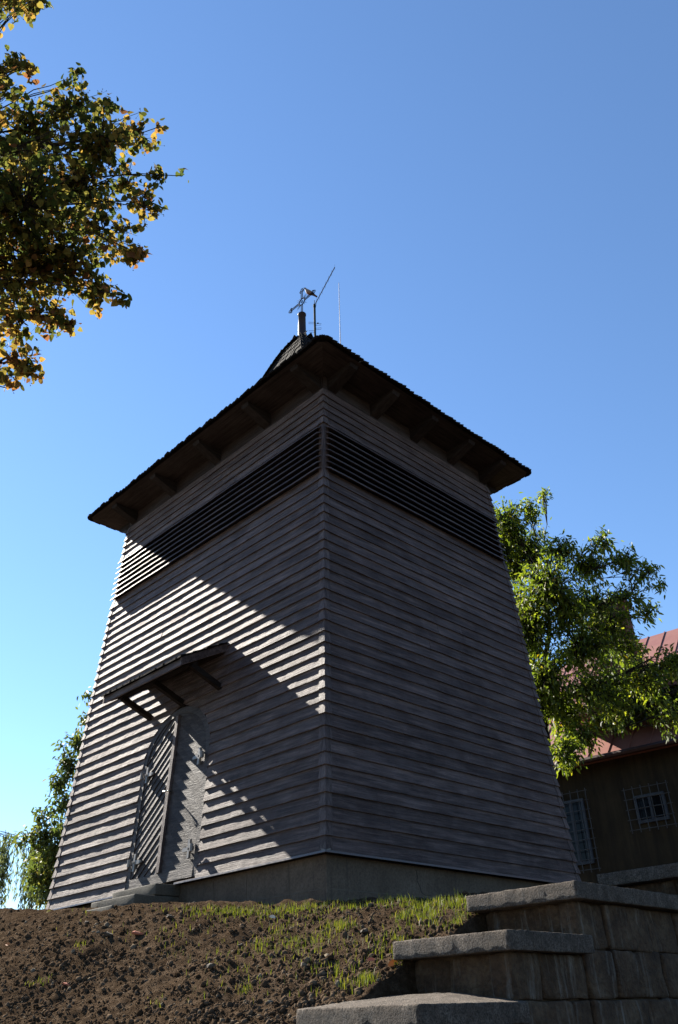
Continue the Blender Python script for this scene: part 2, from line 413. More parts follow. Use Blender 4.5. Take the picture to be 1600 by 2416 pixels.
# louvre band: posts and slats
for sx, sy in ((1, -1), (-1, -1), (1, 1), (-1, 1)):
    m = MB(); v = []
    for z in (LOB-0.01, LOT+0.005):
        hx = AX-(AX-BX)/H*z+0.012; hy = AY-(AY-BY)/H*z+0.012; q = 0.10; c_ = 0.02
        v += [(sx*a, sy*b, z) for a, b in ((hx-q, hy), (hx-c_, hy), (hx-0.006, hy-0.006), (hx, hy-c_), (hx, hy-q), (hx-q, hy-q))]
    f = [tuple(range(6)), tuple(range(11, 5, -1))]+[(i, i+6, (i+1) % 6+6, (i+1) % 6) for i in range(6)]
    if sx*sy < 0: f = [q[::-1] for q in f]
    mk('corner_post', v, f, W_BOARD_V, tower)
NSL = 8; PIT = (LOT-LOB)/NSL
for wi, W in enumerate(WALLS):
    for k in range(NSL):
        zc = LOB+0.035+k*PIT
        hl = W['hl']-W['bu']*zc-0.035; d = W['dist']-W['bn']*zc
        n_ = 40 if wi < 2 else 2; v = []; f = []
        sd = wi*31+k
        for i in range(n_+1):
            u0 = -hl+2*hl*i/n_; q = 0.004*mnoise.noise(Vector((u0*2, sd, 0)))+0.002*mnoise.noise(Vector((u0*9, sd, 3)))
            po = 0.100+q; zo = zc-0.045+q
            if wi == 0 and i in (0, n_): po -= 0.0
            v += [(u0, -(d+po), zo), (u0, -(d+po-0.004), zo+0.024), (u0, -(d-0.07), zc+0.095), (u0, -(d-0.07), zc+0.070)]
        for i in range(n_):
            a = i*4; b_ = a+4
            f += [(a, b_, b_+1, a+1), (a+1, b_+1, b_+2, a+2), (a+2, b_+2, b_+3, a+3), (a+3, b_+3, b_, a)]
        f += [(0, 1, 2, 3), tuple(n_*4+j for j in (3, 2, 1, 0))]
        mk('louvre_slat', v, f, W_LOUVRE, tower, rot=W['rot'])
# inner wall shell
m = MB()
def shell(z0, z1, ins):
    p = []
    for z in (z0, z1):
        hx = AX-(AX-BX)/H*z-ins; hy = AY-(AY-BY)/H*z-ins
        p += [(-hx, -hy, z), (hx, -hy, z), (hx, hy, z), (-hx, hy, z)]
    m.hexa(p)
shell(-0.02, LOB, 0.022); shell(LOB+0.001, LOT-0.001, 0.14); shell(LOT, 6.86, 0.022)
m.build('wall_core', M_CORE, tower)
# wall plate under the soffit
for wi, W in enumerate(WALLS):
    m = MB(); z0, z1 = 6.60, 6.86; d0 = W['dist']-W['bn']*z0; hl = W['hl']-W['bu']*z0
    m.box(-hl+0.02, hl-0.02, -(d0+0.012), -(d0-0.03), z0, z1); m.build('wall_plate', W_SOFFIT, tower, rot=W['rot'])
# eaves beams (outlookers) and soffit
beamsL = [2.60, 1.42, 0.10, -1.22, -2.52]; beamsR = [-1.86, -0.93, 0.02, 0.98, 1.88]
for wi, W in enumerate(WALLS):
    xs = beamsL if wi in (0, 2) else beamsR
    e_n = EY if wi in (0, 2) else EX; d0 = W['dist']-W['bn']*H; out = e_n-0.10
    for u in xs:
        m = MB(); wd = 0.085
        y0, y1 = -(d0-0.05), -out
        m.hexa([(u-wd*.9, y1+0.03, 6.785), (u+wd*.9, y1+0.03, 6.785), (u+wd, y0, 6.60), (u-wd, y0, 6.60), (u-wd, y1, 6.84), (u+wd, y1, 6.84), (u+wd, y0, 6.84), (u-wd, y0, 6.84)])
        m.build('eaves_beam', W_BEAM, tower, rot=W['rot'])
    e_u = EX if wi in (0, 2) else EY
    i_n = d0-0.1; i_u = (BX if wi in (0, 2) else BY)-0.1
    m = MB(); c_ = 0.10; o = 0.035
    m.add([(-e_u+c_+o, -e_n+o, 6.848), (e_u-c_-o, -e_n+o, 6.848), (e_u-c_/2-o, -e_n+c_/2+o, 6.848), (i_u, -i_n, 6.848), (-i_u, -i_n, 6.848), (-e_u+c_/2+o, -e_n+c_/2+o, 6.848)], [(5, 4, 3, 2, 1, 0)])
    m.build('soffit', W_SOFFIT, tower, rot=W['rot'])
# roof
PT = [0, .02, .05, .1, .15, .2, .3, .4, .5, .6, .7, .8, .9, 1.0]
PZ = [11.00, 10.97, 10.85, 10.59, 10.24, 9.84, 9.05, 8.42, 7.95, 7.60, 7.34, 7.14, 6.99, 6.875]
def rz(t): return float(np.interp(t, PT, PZ))
m = MB(); v = []; f = []
tt = [0.02, .1, .2, .3, .4, .5, .6, .7, .8, .9, .985]
for t_ in tt:
    z = rz(t_)-0.02; v += [(-EX*t_, -EY*t_, z), (EX*t_, -EY*t_, z), (EX*t_, EY*t_, z), (-EX*t_, EY*t_, z)]
for i in range(len(tt)-1):
    for k in range(4): f.append((i*4+(k+1) % 4, i*4+k, (i+1)*4+k, (i+1)*4+(k+1) % 4))
roof = mk('roof', v, f, W_SHINGLE, tower)
sv = []; sf = []
def shingle(rotz, u0, u1, t0, t1, e_n, lift, tilt, th, drop, jit):
    """one tapered shingle on a roof side; t0 lower end, t1 upper end"""
    z0, z1 = rz(min(t0, 1.0)), rz(t1); z0 -= max(0, t0-1)*2.2
    n0, n1 = e_n*t0, e_n*t1
    sl = math.atan2(z1-z0, n0-n1); ny, nz = -math.sin(sl), math.cos(sl)     # outward normal (local -y, +z)
    def P(u, n, z, o): return (u, -n+ny*o, z+nz*o)
    a, b_ = lift, lift+tilt
    pts = [P(u0, n0+jit, z0, a), P(u1, n0+jit*0.6, z0, a), P(u1, n1, z1, 0.0), P(u0, n1, z1, 0.0),
           P(u0, n0+jit, z0, a+th), P(u1, n0+jit*0.6, z0, b_+th), P(u1, n1, z1, 0.008), P(u0, n1, z1, 0.008)]
    cs, sn = math.cos(rotz), math.sin(rotz); n = len(sv)
    for x, y, z in pts: sv.append((x*cs-y*sn, x*sn+y*cs, z))
    for q in ((3, 2, 1, 0), (4, 5, 6, 7), (0, 1, 5, 4), (1, 2, 6, 5), (3, 0, 4, 7)): sf.append(tuple(n+i for i in q))
def tcurve():
    L_ = [0.0]; ts = np.linspace(0, 1, 400)
    for i in range(1, 400):
        L_.append(L_[-1]+math.hypot((ts[i]-ts[i-1])*3.0, rz(ts[i])-rz(ts[i-1])))
    return ts, np.array(L_)
ts_, Ls_ = tcurve()
for wi, W in enumerate(WALLS):
    e_n = EY if wi in (0, 2) else EX; e_u = EX if wi in (0, 2) else EY
    s = Ls_[-1]+0.02; row = 0
    while s > 0.30:
        t0 = float(np.interp(s, Ls_, ts_)) if s <= Ls_[-1] else 1+ (s-Ls_[-1])/3.6
        t1 = float(np.interp(s-0.34, Ls_, ts_))
        hw = e_u*min(t0, 1.0)+(0.015 if row == 0 else -0.035)
        cut = 0.09 if row == 0 else 0.0
        u = -hw+cut
        while u < hw-cut-0.02:
            wdt = rnd.uniform(0.075, 0.12); u1 = min(u+wdt, hw-cut)
            k_ = 1.0 if row == 0 else 0.4
            shingle(W['rot'], u, u1-0.003, t0, t1, e_n, 0.004, k_*rnd.uniform(0.012, 0.03), rnd.uniform(0.012, 0.02)*(1 if row == 0 else 0.7), 0, rnd.uniform(-0.015, 0.02)*(1 if row == 0 else 0.5))
            u = u1
        s -= 0.205; row += 1
# rounded eave corners: fan of shingles
for k, (sx, sy) in enumerate(((1, -1), (1, 1), (-1, 1), (-1, -1))):
    for j in range(5):
        a0 = R(-90+90*k+8+j*16); ax_ = math.cos(a0); ay_ = math.sin(a0)
        cx, cy = sx*(EX-0.10), sy*(EY-0.10)
        n = len(sv); px, py = -ay_*0.05, ax_*0.05
        for dz, th in ((0, 0), (0.022, 1)):
            for q, r_ in ((-1, 0.115), (1, 0.115)):
                sv.append((cx+ax_*r_+px*q, cy+ay_*r_+py*q, 6.862+dz+(0.012 if q > 0 and th else 0)))
            for q in (1, -1): sv.append((cx-ax_*0.22+px*q, cy-ay_*0.22+py*q, 6.96+dz))
        for q in ((3, 2, 1, 0), (4, 5, 6, 7), (0, 1, 5, 4), (1, 2, 6, 5), (2, 3, 7, 6), (3, 0, 4, 7)): sf.append(tuple(n+i for i in q))
sh = mk('shingles', sv, sf, W_SHINGLE, roof); sh['kind'] = 'stuff'
for k, (sx, sy) in enumerate(((1, -1), (1, 1), (-1, 1), (-1, -1))):
    s = Ls_[-1]-0.05
    while s > 0.25:
        t0, t1 = float(np.interp(s, Ls_, ts_)), float(np.interp(s-0.30, Ls_, ts_)); m = MB()
        m.bar((sx*EX*t0, sy*EY*t0, rz(t0)+0.012), (sx*EX*t1, sy*EY*t1, rz(t1)+0.004), 0.16, 0.016); m.build('hip_shingle', W_SHINGLE, roof); s -= 0.2
# spire cap and cross
m = MB(); m.lathe([(0.15, 10.80), (0.10, 10.95), (0.088, 11.0), (0.080, 11.62), (0.092, 11.625), (0.092, 11.655), (0.06, 11.68), (0.012, 11.69)], 20)
cap = m.build('spire_cap', M_COPPER, tower, True)
def loop_pts(c_, r_, ax1, ax2, a0, a1, n=10):
    return [Vector(c_)+Vector(ax1)*math.cos(a0+(a1-a0)*i/n)*r_+Vector(ax2)*math.sin(a0+(a1-a0)*i/n)*r_ for i in range(n+1)]
cz = 12.05; X3, Z3 = (1, 0, 0), (0, 0, 1); rr_ = 0.010
cross = MB()
for s_ in (-1, 1):
    cross.tube([(s_*0.022, 0, 11.66), (s_*0.022, 0, cz-0.085)], rr_, 5)
    cross.tube([(s_*0.022, 0, cz+0.085), (s_*0.022, 0, 12.38)], rr_, 5)
    for s2 in (-1, 1): cross.tube([(s2*0.085, 0, cz+s_*0.022), (s2*0.36, 0, cz+s_*0.022)], rr_, 5)
def trefoil(c_, dx, dz):
    a = Vector((dx, 0, dz)); b_ = Vector((-dz, 0, dx)); c_ = Vector(c_)
    for off, r_ in ((a*0.045, 0.034), (b_*0.04, 0.028), (b_*-0.04, 0.028)):
        cross.tube(loop_pts(c_+off, r_, a, b_, -2.4, 2.4) if off == a*0.045 else loop_pts(c_+off, r_, a, b_, 0, 2*math.pi), rr_*0.9, 5)
trefoil((0, 0, 12.38), 0, 1); trefoil((0.36, 0, cz), 1, 0); trefoil((-0.36, 0, cz), -1, 0)
fc = cross.build('cross', M_IRON, tower)
m = MB(); m.tube(loop_pts((0, 0, cz), 0.088, X3, Z3, 0, 2*math.pi, 28), 0.013, 6); m.tube(loop_pts((0, 0, cz), 0.03, X3, Z3, 0, 2*math.pi, 14), 0.008, 5)
m.build('ring', M_IRON, fc)
m = MB()
for k in range(4):
    for d_ in (-0.22, 0, 0.22):
        a = R(45+90*k)+d_; L_ = 0.24 if d_ == 0 else 0.19
        m.tube([(math.cos(a)*0.09, 0, cz+math.sin(a)*0.09), (math.cos(a)*L_, 0, cz+math.sin(a)*L_)], [0.006, 0.002], 4)
m.build('rays', M_IRON, fc)

# plinth, flashing, crack
m = MB(); ins = 0.06
m.box(-AX+ins, AX-ins, -AY+ins, AY-ins, -1.6, -0.012)
plinth = m.build('plinth', M_CONC, tower)
m = MB()
def strip(pts, wd, zoff=0):
    for i in range(len(pts)-1):
        a = Vector(pts[i]); b_ = Vector(pts[i+1]); m.bar(a, b_, 0.004, wd*(1-0.5*i/len(pts)))
xp = AX-ins-0.0005
strip([(xp, -0.95, -0.06), (xp, -0.93, -0.13), (xp, -0.945, -0.17), (xp, -0.90, -0.24), (xp, -0.88, -0.29), (xp, -0.83, -0.315), (xp, -0.72, -0.31)], 0.009)
m.build('crack', plain('crack_line', (0.03, 0.027, 0.024), 0.95, 0.1), plinth)  # thin dark strip drawn along the crack
m = MB()
for x in (2.35, 1.62, 1.0): m.bar((x, -AY+ins-0.0008, -0.03), (x+0.01, -AY+ins-0.0008, -0.5), 0.008, 0.004)
m.bar((0.5, -AY+ins-0.0008, -0.33), (2.9, -AY+ins-0.0008, -0.345), 0.004, 0.008); m.bar((xp, -2.3, -0.345), (xp, 2.3, -0.33), 0.004, 0.007)
m.build('formwork_seam', plain('seam_line', (0.085, 0.075, 0.062), 0.95, 0.1), plinth)  # thin strips mark the formwork joints in the concrete
for wi, W in enumerate(WALLS):
    segs = [(-W['hl']-0.05, -0.68), (0.33, W['hl']+0.05)] if wi == 0 else [(-W['hl']-0.05, W['hl']+0.05)]
    for a, b_ in segs:
        m = MB(); d = W['dist']
        m.add([(a, -(d-0.02), 0.018), (b_, -(d-0.02), 0.018), (a, -(d+0.052), -0.004), (b_, -(d+0.052), -0.004), (a, -(d+0.056), -0.024), (b_, -(d+0.056), -0.024), (a, -(d-0.02), -0.012), (b_, -(d-0.02), -0.012)],
              [(0, 2, 3, 1), (2, 4, 5, 3), (4, 6, 7, 5), (0, 6, 4, 2), (1, 3, 5, 7)])
        m.build('flashing', M_FLASH, tower, rot=W['rot'])

# ------------------------------------------------------------------ door
def FWP(u, z, o): return (u, -(AY-WALLS[0]['bn']*z+o), z)
ys = 0.012
def arch(hw, sp, ri, n=22, zb=0.0):
    p = [(DXC-hw, zb)]
    for i in range(n+1):
        a = math.pi-math.pi*i/n; p.append((DXC+hw*math.cos(a), sp+ri*math.sin(a)))
    return p+[(DXC+hw, zb)]
po = arch(DHW, DSP, DRI, zb=0.03); pi_ = arch(DHW-0.085, DSP, DRI-0.085, zb=0.03)
v = []; f = []
for o in (0.016, -0.05):
    v += [FWP(u, z, o) for u, z in po]+[FWP(u, z, o) for u, z in pi_]
n = len(po)
for i in range(n-1):
    f += [(i, n+i, n+i+1, i+1), (2*n+i, 2*n+i+1, 3*n+i+1, 3*n+i), (i, i+1, 2*n+i+1, 2*n+i), (n+i, 3*n+i, 3*n+i+1, n+i+1)]
f += [(0, 2*n, 3*n, n), (n-1, 2*n-1, 4*n-1, 3*n-1)]
mk('door_frame', v, [q[::-1] for q in f], W_DOOR, tower)
m = MB(); u0, u1 = DXC-DHW+0.086, DXC+DHW-0.086
m.hexa([FWP(u0, 0.03, 0.022), FWP(u1, 0.03, 0.022), FWP(u1, 0.03, -0.03), FWP(u0, 0.03, -0.03), FWP(u0, 0.155, 0.018), FWP(u1, 0.155, 0.018), FWP(u1, 0.155, -0.03), FWP(u0, 0.155, -0.03)])
m.build('threshold', W_DOOR, tower)
def clip(poly, inside, inter):
    out = []
    for i in range(len(poly)):
        a, b_ = poly[i], poly[(i+1) % len(poly)]
        ia, ib = inside(a), inside(b_)
        if ia: out.append(a)
        if ia != ib: out.append(inter(a, b_))
    return out
def clip_half(poly, p, q):        # keep left of p->q
    def s(a): return (q[0]-p[0])*(a[1]-p[1])-(q[1]-p[1])*(a[0]-p[0])
    def it(a, b_):
        sa, sb = s(a), s(b_); k = sa/(sa-sb); return (a[0]+(b_[0]-a[0])*k, a[1]+(b_[1]-a[1])*k)
    return clip(poly, lambda a: s(a) >= 0, it)
mid = DXC-0.02
for side in (-1, 1):
    full = arch(DHW-0.088, DSP, DRI-0.088, zb=0.16)[::-1]      # ccw
    xm = mid+side*0.004
    half = clip_half(full, (xm, 3), (xm, -3)) if side > 0 else clip_half(full, (xm, -3), (xm, 3))
    m = MB(); b0 = [FWP(u, z, -0.030) for u, z in half]; b1 = [FWP(u, z, -0.012) for u, z in half]; k = len(half)
    m.add(b0+b1, [tuple(range(k))[::-1], tuple(range(k, 2*k))]+[(i, (i+1) % k, (i+1) % k+k, i+k) for i in range(k)])
    leaf = m.build('door_leaf', W_DOOR, tower)
    ang = R(40)*(-side); dx_, dz_ = math.cos(ang), math.sin(ang); px, pz = -dz_, dx_
    if pz < 0: px, pz = -px, -pz
    wd = 0.097; j0 = -14
    for j in range(-14, 34):
        c0 = (mid+px*j*wd, 0.6+pz*j*wd); c1 = (c0[0]+px*(wd-0.002), c0[1]+pz*(wd-0.002))
        q = [(c0[0]-dx_*4, c0[1]-dz_*4), (c0[0]+dx_*4, c0[1]+dz_*4), (c1[0]+dx_*4, c1[1]+dz_*4), (c1[0]-dx_*4, c1[1]-dz_*4)]
        ar = sum(q[i][0]*q[(i+1) % 4][1]-q[(i+1) % 4][0]*q[i][1] for i in range(4))
        if ar < 0: q = q[::-1]
        for i in range(len(half)):
            if len(q) < 3: break
            q = clip_half(q, half[i], half[(i+1) % len(half)])
        if len(q) < 3: continue
        def off(pt):
            t_ = ((pt[0]-c0[0])*px+(pt[1]-c0[1])*pz)/wd
            return 0.011*(1-t_)-0.002*t_
        k = len(q); m = MB(); jit = rnd.uniform(-0.002, 0.002)
        m.add([FWP(u, z, -0.014) for u, z in q]+[FWP(u, z, off((u, z))+jit) for u, z in q], [tuple(range(k))[::-1], tuple(range(k, 2*k))]+[(i, (i+1) % k, (i+1) % k+k, i+k) for i in range(k)])
        m.build('plank', W_DOOR, leaf)
    # hinges
    for hz in (0.355, 1.50):
        m = MB(); hx = DXC+side*(DHW-0.10); s_ = -side
        def bx(u0, u1, z0, z1, o0, o1):
            u0, u1 = min(u0, u1), max(u0, u1)
            m.hexa([FWP(u0, z0, o1), FWP(u1, z0, o1), FWP(u1, z0, o0), FWP(u0, z0, o0), FWP(u0, z1, o1), FWP(u1, z1, o1), FWP(u1, z1, o0), FWP(u0, z1, o0)])
        bx(hx+s_*0.0, hx+s_*0.20, hz-0.024, hz+0.024, 0.020, 0.046)
        bx(hx+s_*0.20, hx+s_*0.225, hz-0.015, hz+0.015, 0.02, 0.044)
        bx(hx+s_*0.06, hx+s_*0.10, hz-0.11, hz+0.11, 0.018, 0.050)
        m.tube([FWP(hx-s_*0.012, hz-0.045, 0.07), FWP(hx-s_*0.012, hz+0.045, 0.07)], 0.022, 8)
        m.tube([FWP(hx+s_*0.08, hz, 0.045), FWP(hx+s_*0.08, hz, 0.062)], 0.012, 6)
        m.build('hinge', M_HINGE, leaf)
    if side < 0:
        m = MB(); a, b_ = mid-0.055, mid+0.012
        pts = []
        for z in (0.16, DSP+DRI-0.105):
            pts += [FWP(a, z, 0.040), FWP(b_, z, 0.040), FWP(b_, z, -0.01), FWP(a, z, -0.01)]
        m.hexa(pts); m.build('meeting_batten', W_BOARD_V, leaf)
    else:
        m = MB(); m.tube([FWP(mid+0.03, 1.165, 0.02), FWP(mid+0.03, 1.165, 0.075)], 0.010, 8); m.tube([FWP(mid+0.028, 1.165, 0.078), FWP(mid-0.06, 1.168, 0.082)], 0.011, 8)
        m.build('handle', M_BRASS, leaf, True)

# ------------------------------------------------------------------ canopy over the door
CX0, CX1 = -1.06, 0.918
def roofz(y): return 3.004+(y+2.232)*(3.004-2.60)/(2.982-2.232)
yF, yW = -2.98, -2.20
m = MB()
m.hexa([(CX0+0.03, yF+0.02, roofz(yF)-0.035), (CX1-0.03, yF+0.02, roofz(yF)-0.035), (CX1-0.03, yW, roofz(yW)-0.035), (CX0+0.03, yW, roofz(yW)-0.035),
        (CX0+0.03, yF+0.02, roofz(yF)-0.012), (CX1-0.03, yF+0.02, roofz(yF)-0.012), (CX1-0.03, yW, roofz(yW)-0.012), (CX0+0.03, yW, roofz(yW)-0.012)])
canopy = m.build('canopy', W_SOFFIT, tower)
for x0, x1 in ((CX0, CX0+0.03), (CX1-0.03, CX1)):
    m = MB(); m.hexa([(x0, yF, roofz(yF)-0.105), (x1, yF, roofz(yF)-0.105), (x1, yW, roofz(yW)-0.105), (x0, yW, roofz(yW)-0.105), (x0, yF, roofz(yF)+0.006), (x1, yF, roofz(yF)+0.006), (x1, yW, roofz(yW)+0.006), (x0, yW, roofz(yW)+0.006)])
    m.build('barge_board', W_BOARD, canopy)
m = MB(); m.box(CX0+0.032, CX1-0.032, yF+0.005, yF+0.03, roofz(yF)-0.10, roofz(yF)-0.006); m.build('fascia', W_BOARD, canopy)
m = MB(); zz = roofz(-2.74)-0.035; m.box(CX0+0.06, CX1-0.04, -2.785, -2.695, zz-0.10, zz-0.002); m.build('purlin', W_BEAM, canopy)
m = MB(); zz = roofz(-2.28)-0.04; m.box(CX0+0.06, CX1-0.04, -2.31, -2.255, zz-0.09, zz-0.002); m.build('wall_rail', W_SOFFIT, canopy)
for x in (-0.86, -0.03, 0.84):
    m = MB(); m.bar((x, -2.235, 2.36), (x, -2.775, 2.575), 0.07, 0.075); m.build('strut', W_BEAM, canopy)
mv = []; mf = []
for row in range(4):
    y0 = yF-0.035+row*0.2; u = CX0-0.02
    while u < CX1+0.01:
        wdt = rnd.uniform(0.07, 0.11); u1 = min(u+wdt, CX1+0.02); j = rnd.uniform(-0.012, 0.012); tl = rnd.uniform(0.008, 0.02)
        n = len(mv); y1 = min(y0+0.3, yW-0.02)
        za, zb = roofz(y0+j), roofz(y1)
        mv += [(u, y0+j, za+0.012), (u1-.003, y0+j, za+0.012), (u1-.003, y1, zb+0.008), (u, y1, zb+0.008), (u, y0+j, za+0.028), (u1-.003, y0+j, za+0.028+tl), (u1-.003, y1, zb+0.016), (u, y1, zb+0.016)]
        mf += [tuple(n+i for i in q) for q in ((3, 2, 1, 0), (4, 5, 6, 7), (0, 1, 5, 4), (1, 2, 6, 5), (2, 3, 7, 6), (3, 0, 4, 7))]
        u = u1
o = mk('shingles', mv, mf, W_SHINGLE, canopy); o['kind'] = 'stuff'

# ------------------------------------------------------------------ things on the roof: bird and aerials
# dove: body lofted along local x (head +x), one mesh
def dove():
    prof = [(-0.205, 0.0, 0.004, 0.004), (-0.20, 0.0, 0.026, 0.006), (-0.15, 0.006, 0.028, 0.009), (-0.10, 0.012, 0.03, 0.018), (-0.06, 0.016, 0.042, 0.036), (-0.01, 0.018, 0.052, 0.052), (0.04, 0.026, 0.052, 0.055),
            (0.075, 0.044, 0.040, 0.044), (0.10, 0.064, 0.027, 0.030), (0.118, 0.080, 0.024, 0.025), (0.138, 0.084, 0.020, 0.020), (0.150, 0.081, 0.009, 0.009), (0.165, 0.076, 0.004, 0.004), (0.172, 0.073, 0.001, 0.001)]
    v = []; f = []; n = 12
    for x, z, ry, rzz in prof:
        for k in range(n):
            a = 2*math.pi*k/n; v.append((x, ry*math.cos(a), z+rzz*math.sin(a)))
    for i in range(len(prof)-1):
        for k in range(n): f.append((i*n+k, i*n+(k+1) % n, (i+1)*n+(k+1) % n, (i+1)*n+k))
    f += [tuple(range(n))[::-1], tuple((len(prof)-1)*n+k for k in range(n))]
    return v, f
t = NT('dove_plumage'); tc = t.n('ShaderNodeTexCoord'); sx_ = t.n('ShaderNodeSeparateXYZ'); t.l(tc.outputs['Object'], sx_.inputs[0])
c = t.ramp(t.rmap(sx_.outputs[0], -0.2, 0.17, 0, 1), [(0.0, (0.03, 0.03, 0.035)), (0.3, (0.06, 0.05, 0.05)), (0.5, (0.2, 0.15, 0.11)), (0.75, (0.22, 0.2, 0.19)), (0.95, (0.12, 0.12, 0.13))])
c = t.mix(t.rmap(sx_.outputs[2], -0.03, 0.02, 0.7, 0.0), c, (0.25, 0.12, 0.07))
c = t.mix(t.rmap(t.noise(t.coords((3, 9, 9)), 9, 5), 0.35, 0.65, 0, 0.4), c, (0.05, 0.045, 0.045)); t.bsdf(c, 0.75, 0.3)
bird = empty('dove', (0.235, 0, cz+0.085), 'grey brown dove perched on the right arm of the rooftop cross', 'bird')
v, f = dove(); bo = mk('body', v, f, t.m, bird, True); 
bird.rotation_euler = (0, R(-22), R(240))
for s_ in (-1, 1):
    m = MB(); prof = [(-0.13, 0.010, 0.006), (-0.06, 0.030, 0.02), (0.0, 0.046, 0.032), (0.05, 0.048, 0.026), (0.075, 0.036, 0.012)]
    vv = []
    for x, y, hz_ in prof: vv += [(x, s_*(y+0.002), 0.032-hz_*0.9), (x, s_*(y+0.012), 0.03), (x, s_*(y*0.8+0.004), 0.034+hz_*0.75)]
    ff = []
    for i in range(len(prof)-1):
        for k in range(2): ff.append((i*3+k, i*3+k+1, (i+1)*3+k+1, (i+1)*3+k))
    mk('wing', vv, ff, t.m, bird, True)
    m = MB(); m.tube([(0.0, s_*0.018, -0.03), (0.005, s_*0.018, -0.062)], 0.004, 5); m.tube([(-0.012, s_*0.018, -0.062), (0.028, s_*0.018, -0.064)], 0.0035, 5); m.build('leg', plain('dove_leg', (0.3, 0.1, 0.08)), bird)
back = np.array([-0.712, 0.702]); lat = np.array([0.702, 0.712])
def rooftop(latv, zeq, bk=0.9):      # lateral offset and height measured at the apex distance, placed bk metres behind
    k = (13.05+bk)/13.05; p = back*bk+lat*latv*k
    return (p[0], p[1], CAM[2]+(zeq-CAM[2])*k)
def roof_at(p):
    t_ = max(abs(p[0])/EX, abs(p[1])/EY); return rz(t_)
b0 = rooftop(0.24, 11.0); top = rooftop(0.247, 11.95)
aer = empty('aerial', (b0[0], b0[1], roof_at(b0)), 'green aerial mast with a long slanting boom of thin rods behind the cross', 'antenna')
def loc(p, o): return (p[0]-o.location.x, p[1]-o.location.y, p[2]-o.location.z)
m = MB(); m.tube([(0, 0, -0.1), (0, 0, top[2]-aer.location.z)], 0.026, 8); m.tube([(0, 0, top[2]-aer.location.z), (0, 0, top[2]-aer.location.z+0.17)], 0.008, 6)
m.tube([(0, 0, top[2]-aer.location.z-0.06), (0, 0, top[2]-aer.location.z+0.02)], 0.034, 8)
m.build('mast', M_MAST, aer)
tz = top[2]-aer.location.z
bd = Vector((-back[0]*1.10+lat[0]*0.50, -back[1]*1.10+lat[1]*0.50, 0.03))
m = MB(); m.tube([(0, 0, tz), tuple(Vector((0, 0, tz))+bd)], 0.011, 6); boom = m.build('boom', M_ALU, aer)
for i in range(7):
    k = 0.1+0.15*i; p = Vector((0, 0, tz))+bd*k; L_ = 0.13-0.006*i
    m = MB(); m.tube([p-Vector((0, 0, L_)), p+Vector((0, 0, L_))], 0.0028, 4); m.build('element', M_ALU, boom)
for i, (zq, s_) in enumerate(((11.38, -1), (11.33, 1), (11.20, 1), (11.13, -1))):
    z_ = rooftop(0.24, zq)[2]-aer.location.z; d_ = Vector((lat[0]*s_, lat[1]*s_, 0)); e_ = Vector((-back[0], -back[1], 0))
    m = MB(); m.tube([Vector((0, 0, z_)), Vector((0, 0, z_+0.01))+d_*0.14, Vector((0, 0, z_+0.06))+d_*0.15, Vector((0, 0, z_+0.05))], 0.005, 4)
    if i in (1,): m.tube([Vector((0, 0, z_+0.07))+d_*0.05, Vector((0, 0, z_+0.07))+d_*0.09], 0.016, 6)
    m.build('dipole_loop', M_IRON, aer)
b0 = rooftop(0.745, 10.8); tp = rooftop(0.80, 12.65)
m = MB(); z0 = roof_at(b0); m.tube([(0, 0, -0.05), ((tp[0]-b0[0])*0.5, (tp[1]-b0[1])*0.5, (tp[2]-z0)*0.5), (tp[0]-b0[0], tp[1]-b0[1], tp[2]-z0)], [0.012, 0.010, 0.006], 6)
o = m.build('whip_aerial', M_ALU, None, False, 0, (b0[0], b0[1], z0)); tag(o, 'thin pale whip rod standing upright behind the roof corner', 'antenna')

# ------------------------------------------------------------------ door steps
st = empty('door_steps', (-0.3, -2.4, -0.3), 'weathered concrete steps leading up to the arched tower door', 'steps')
def jbox(name, x0, x1, y0, y1, z0, z1, mat, parent, seg=0.12, j=0.006, bev=0.012, seed=0, top=None, off=(0, 0, 0), rough=0.0):
    """box with uneven rounded edges; top: function (x,y)->dz"""
    import bmesh
    bm = bmesh.new(); bmesh.ops.create_cube(bm, size=1.0)
    for v_ in bm.verts: v_.co = Vector((x0+(v_.co.x+.5)*(x1-x0), y0+(v_.co.y+.5)*(y1-y0), z0+(v_.co.z+.5)*(z1-z0)))
    for ax_, (a, b_) in enumerate(((x0, x1), (y0, y1), (z0, z1))):
        n = max(1, int((b_-a)/seg))
        for i in range(1, n):
            co = [0, 0, 0]; co[ax_] = a+(b_-a)*i/n; no = [0, 0, 0]; no[ax_] = 1
            bmesh.ops.bisect_plane(bm, geom=bm.verts[:]+bm.edges[:]+bm.faces[:], plane_co=co, plane_no=no)
    sharp = [e for e in bm.edges if len(e.link_faces) == 2 and e.calc_face_angle() > 0.5]
    bmesh.ops.bevel(bm, geom=sharp, offset=bev, segments=2, affect='EDGES', profile=0.6)
    for v_ in bm.verts:
        if rough: v_.co += mnoise.noise_vector(v_.co*34)*rough
        p = v_.co*9+Vector((seed, seed*2, 0)); k = mnoise.noise_vector(p)*j+mnoise.noise_vector(p*3.1)*j*0.5
        v_.co += k
        if top and v_.co.z > (z0+z1)/2: v_.co.z += top(v_.co.x, v_.co.y)
        v_.co -= Vector(off)
    me = bpy.data.meshes.new(name); bm.to_mesh(me); bm.free(); me.materials.append(mat)
    me.polygons.foreach_set('use_smooth', [True]*len(me.polygons))
    o = bpy.data.objects.new(name, me); COL.objects.link(o)
    if parent: o.parent = parent
    return o
SL = (-0.3, -2.4, -0.3)
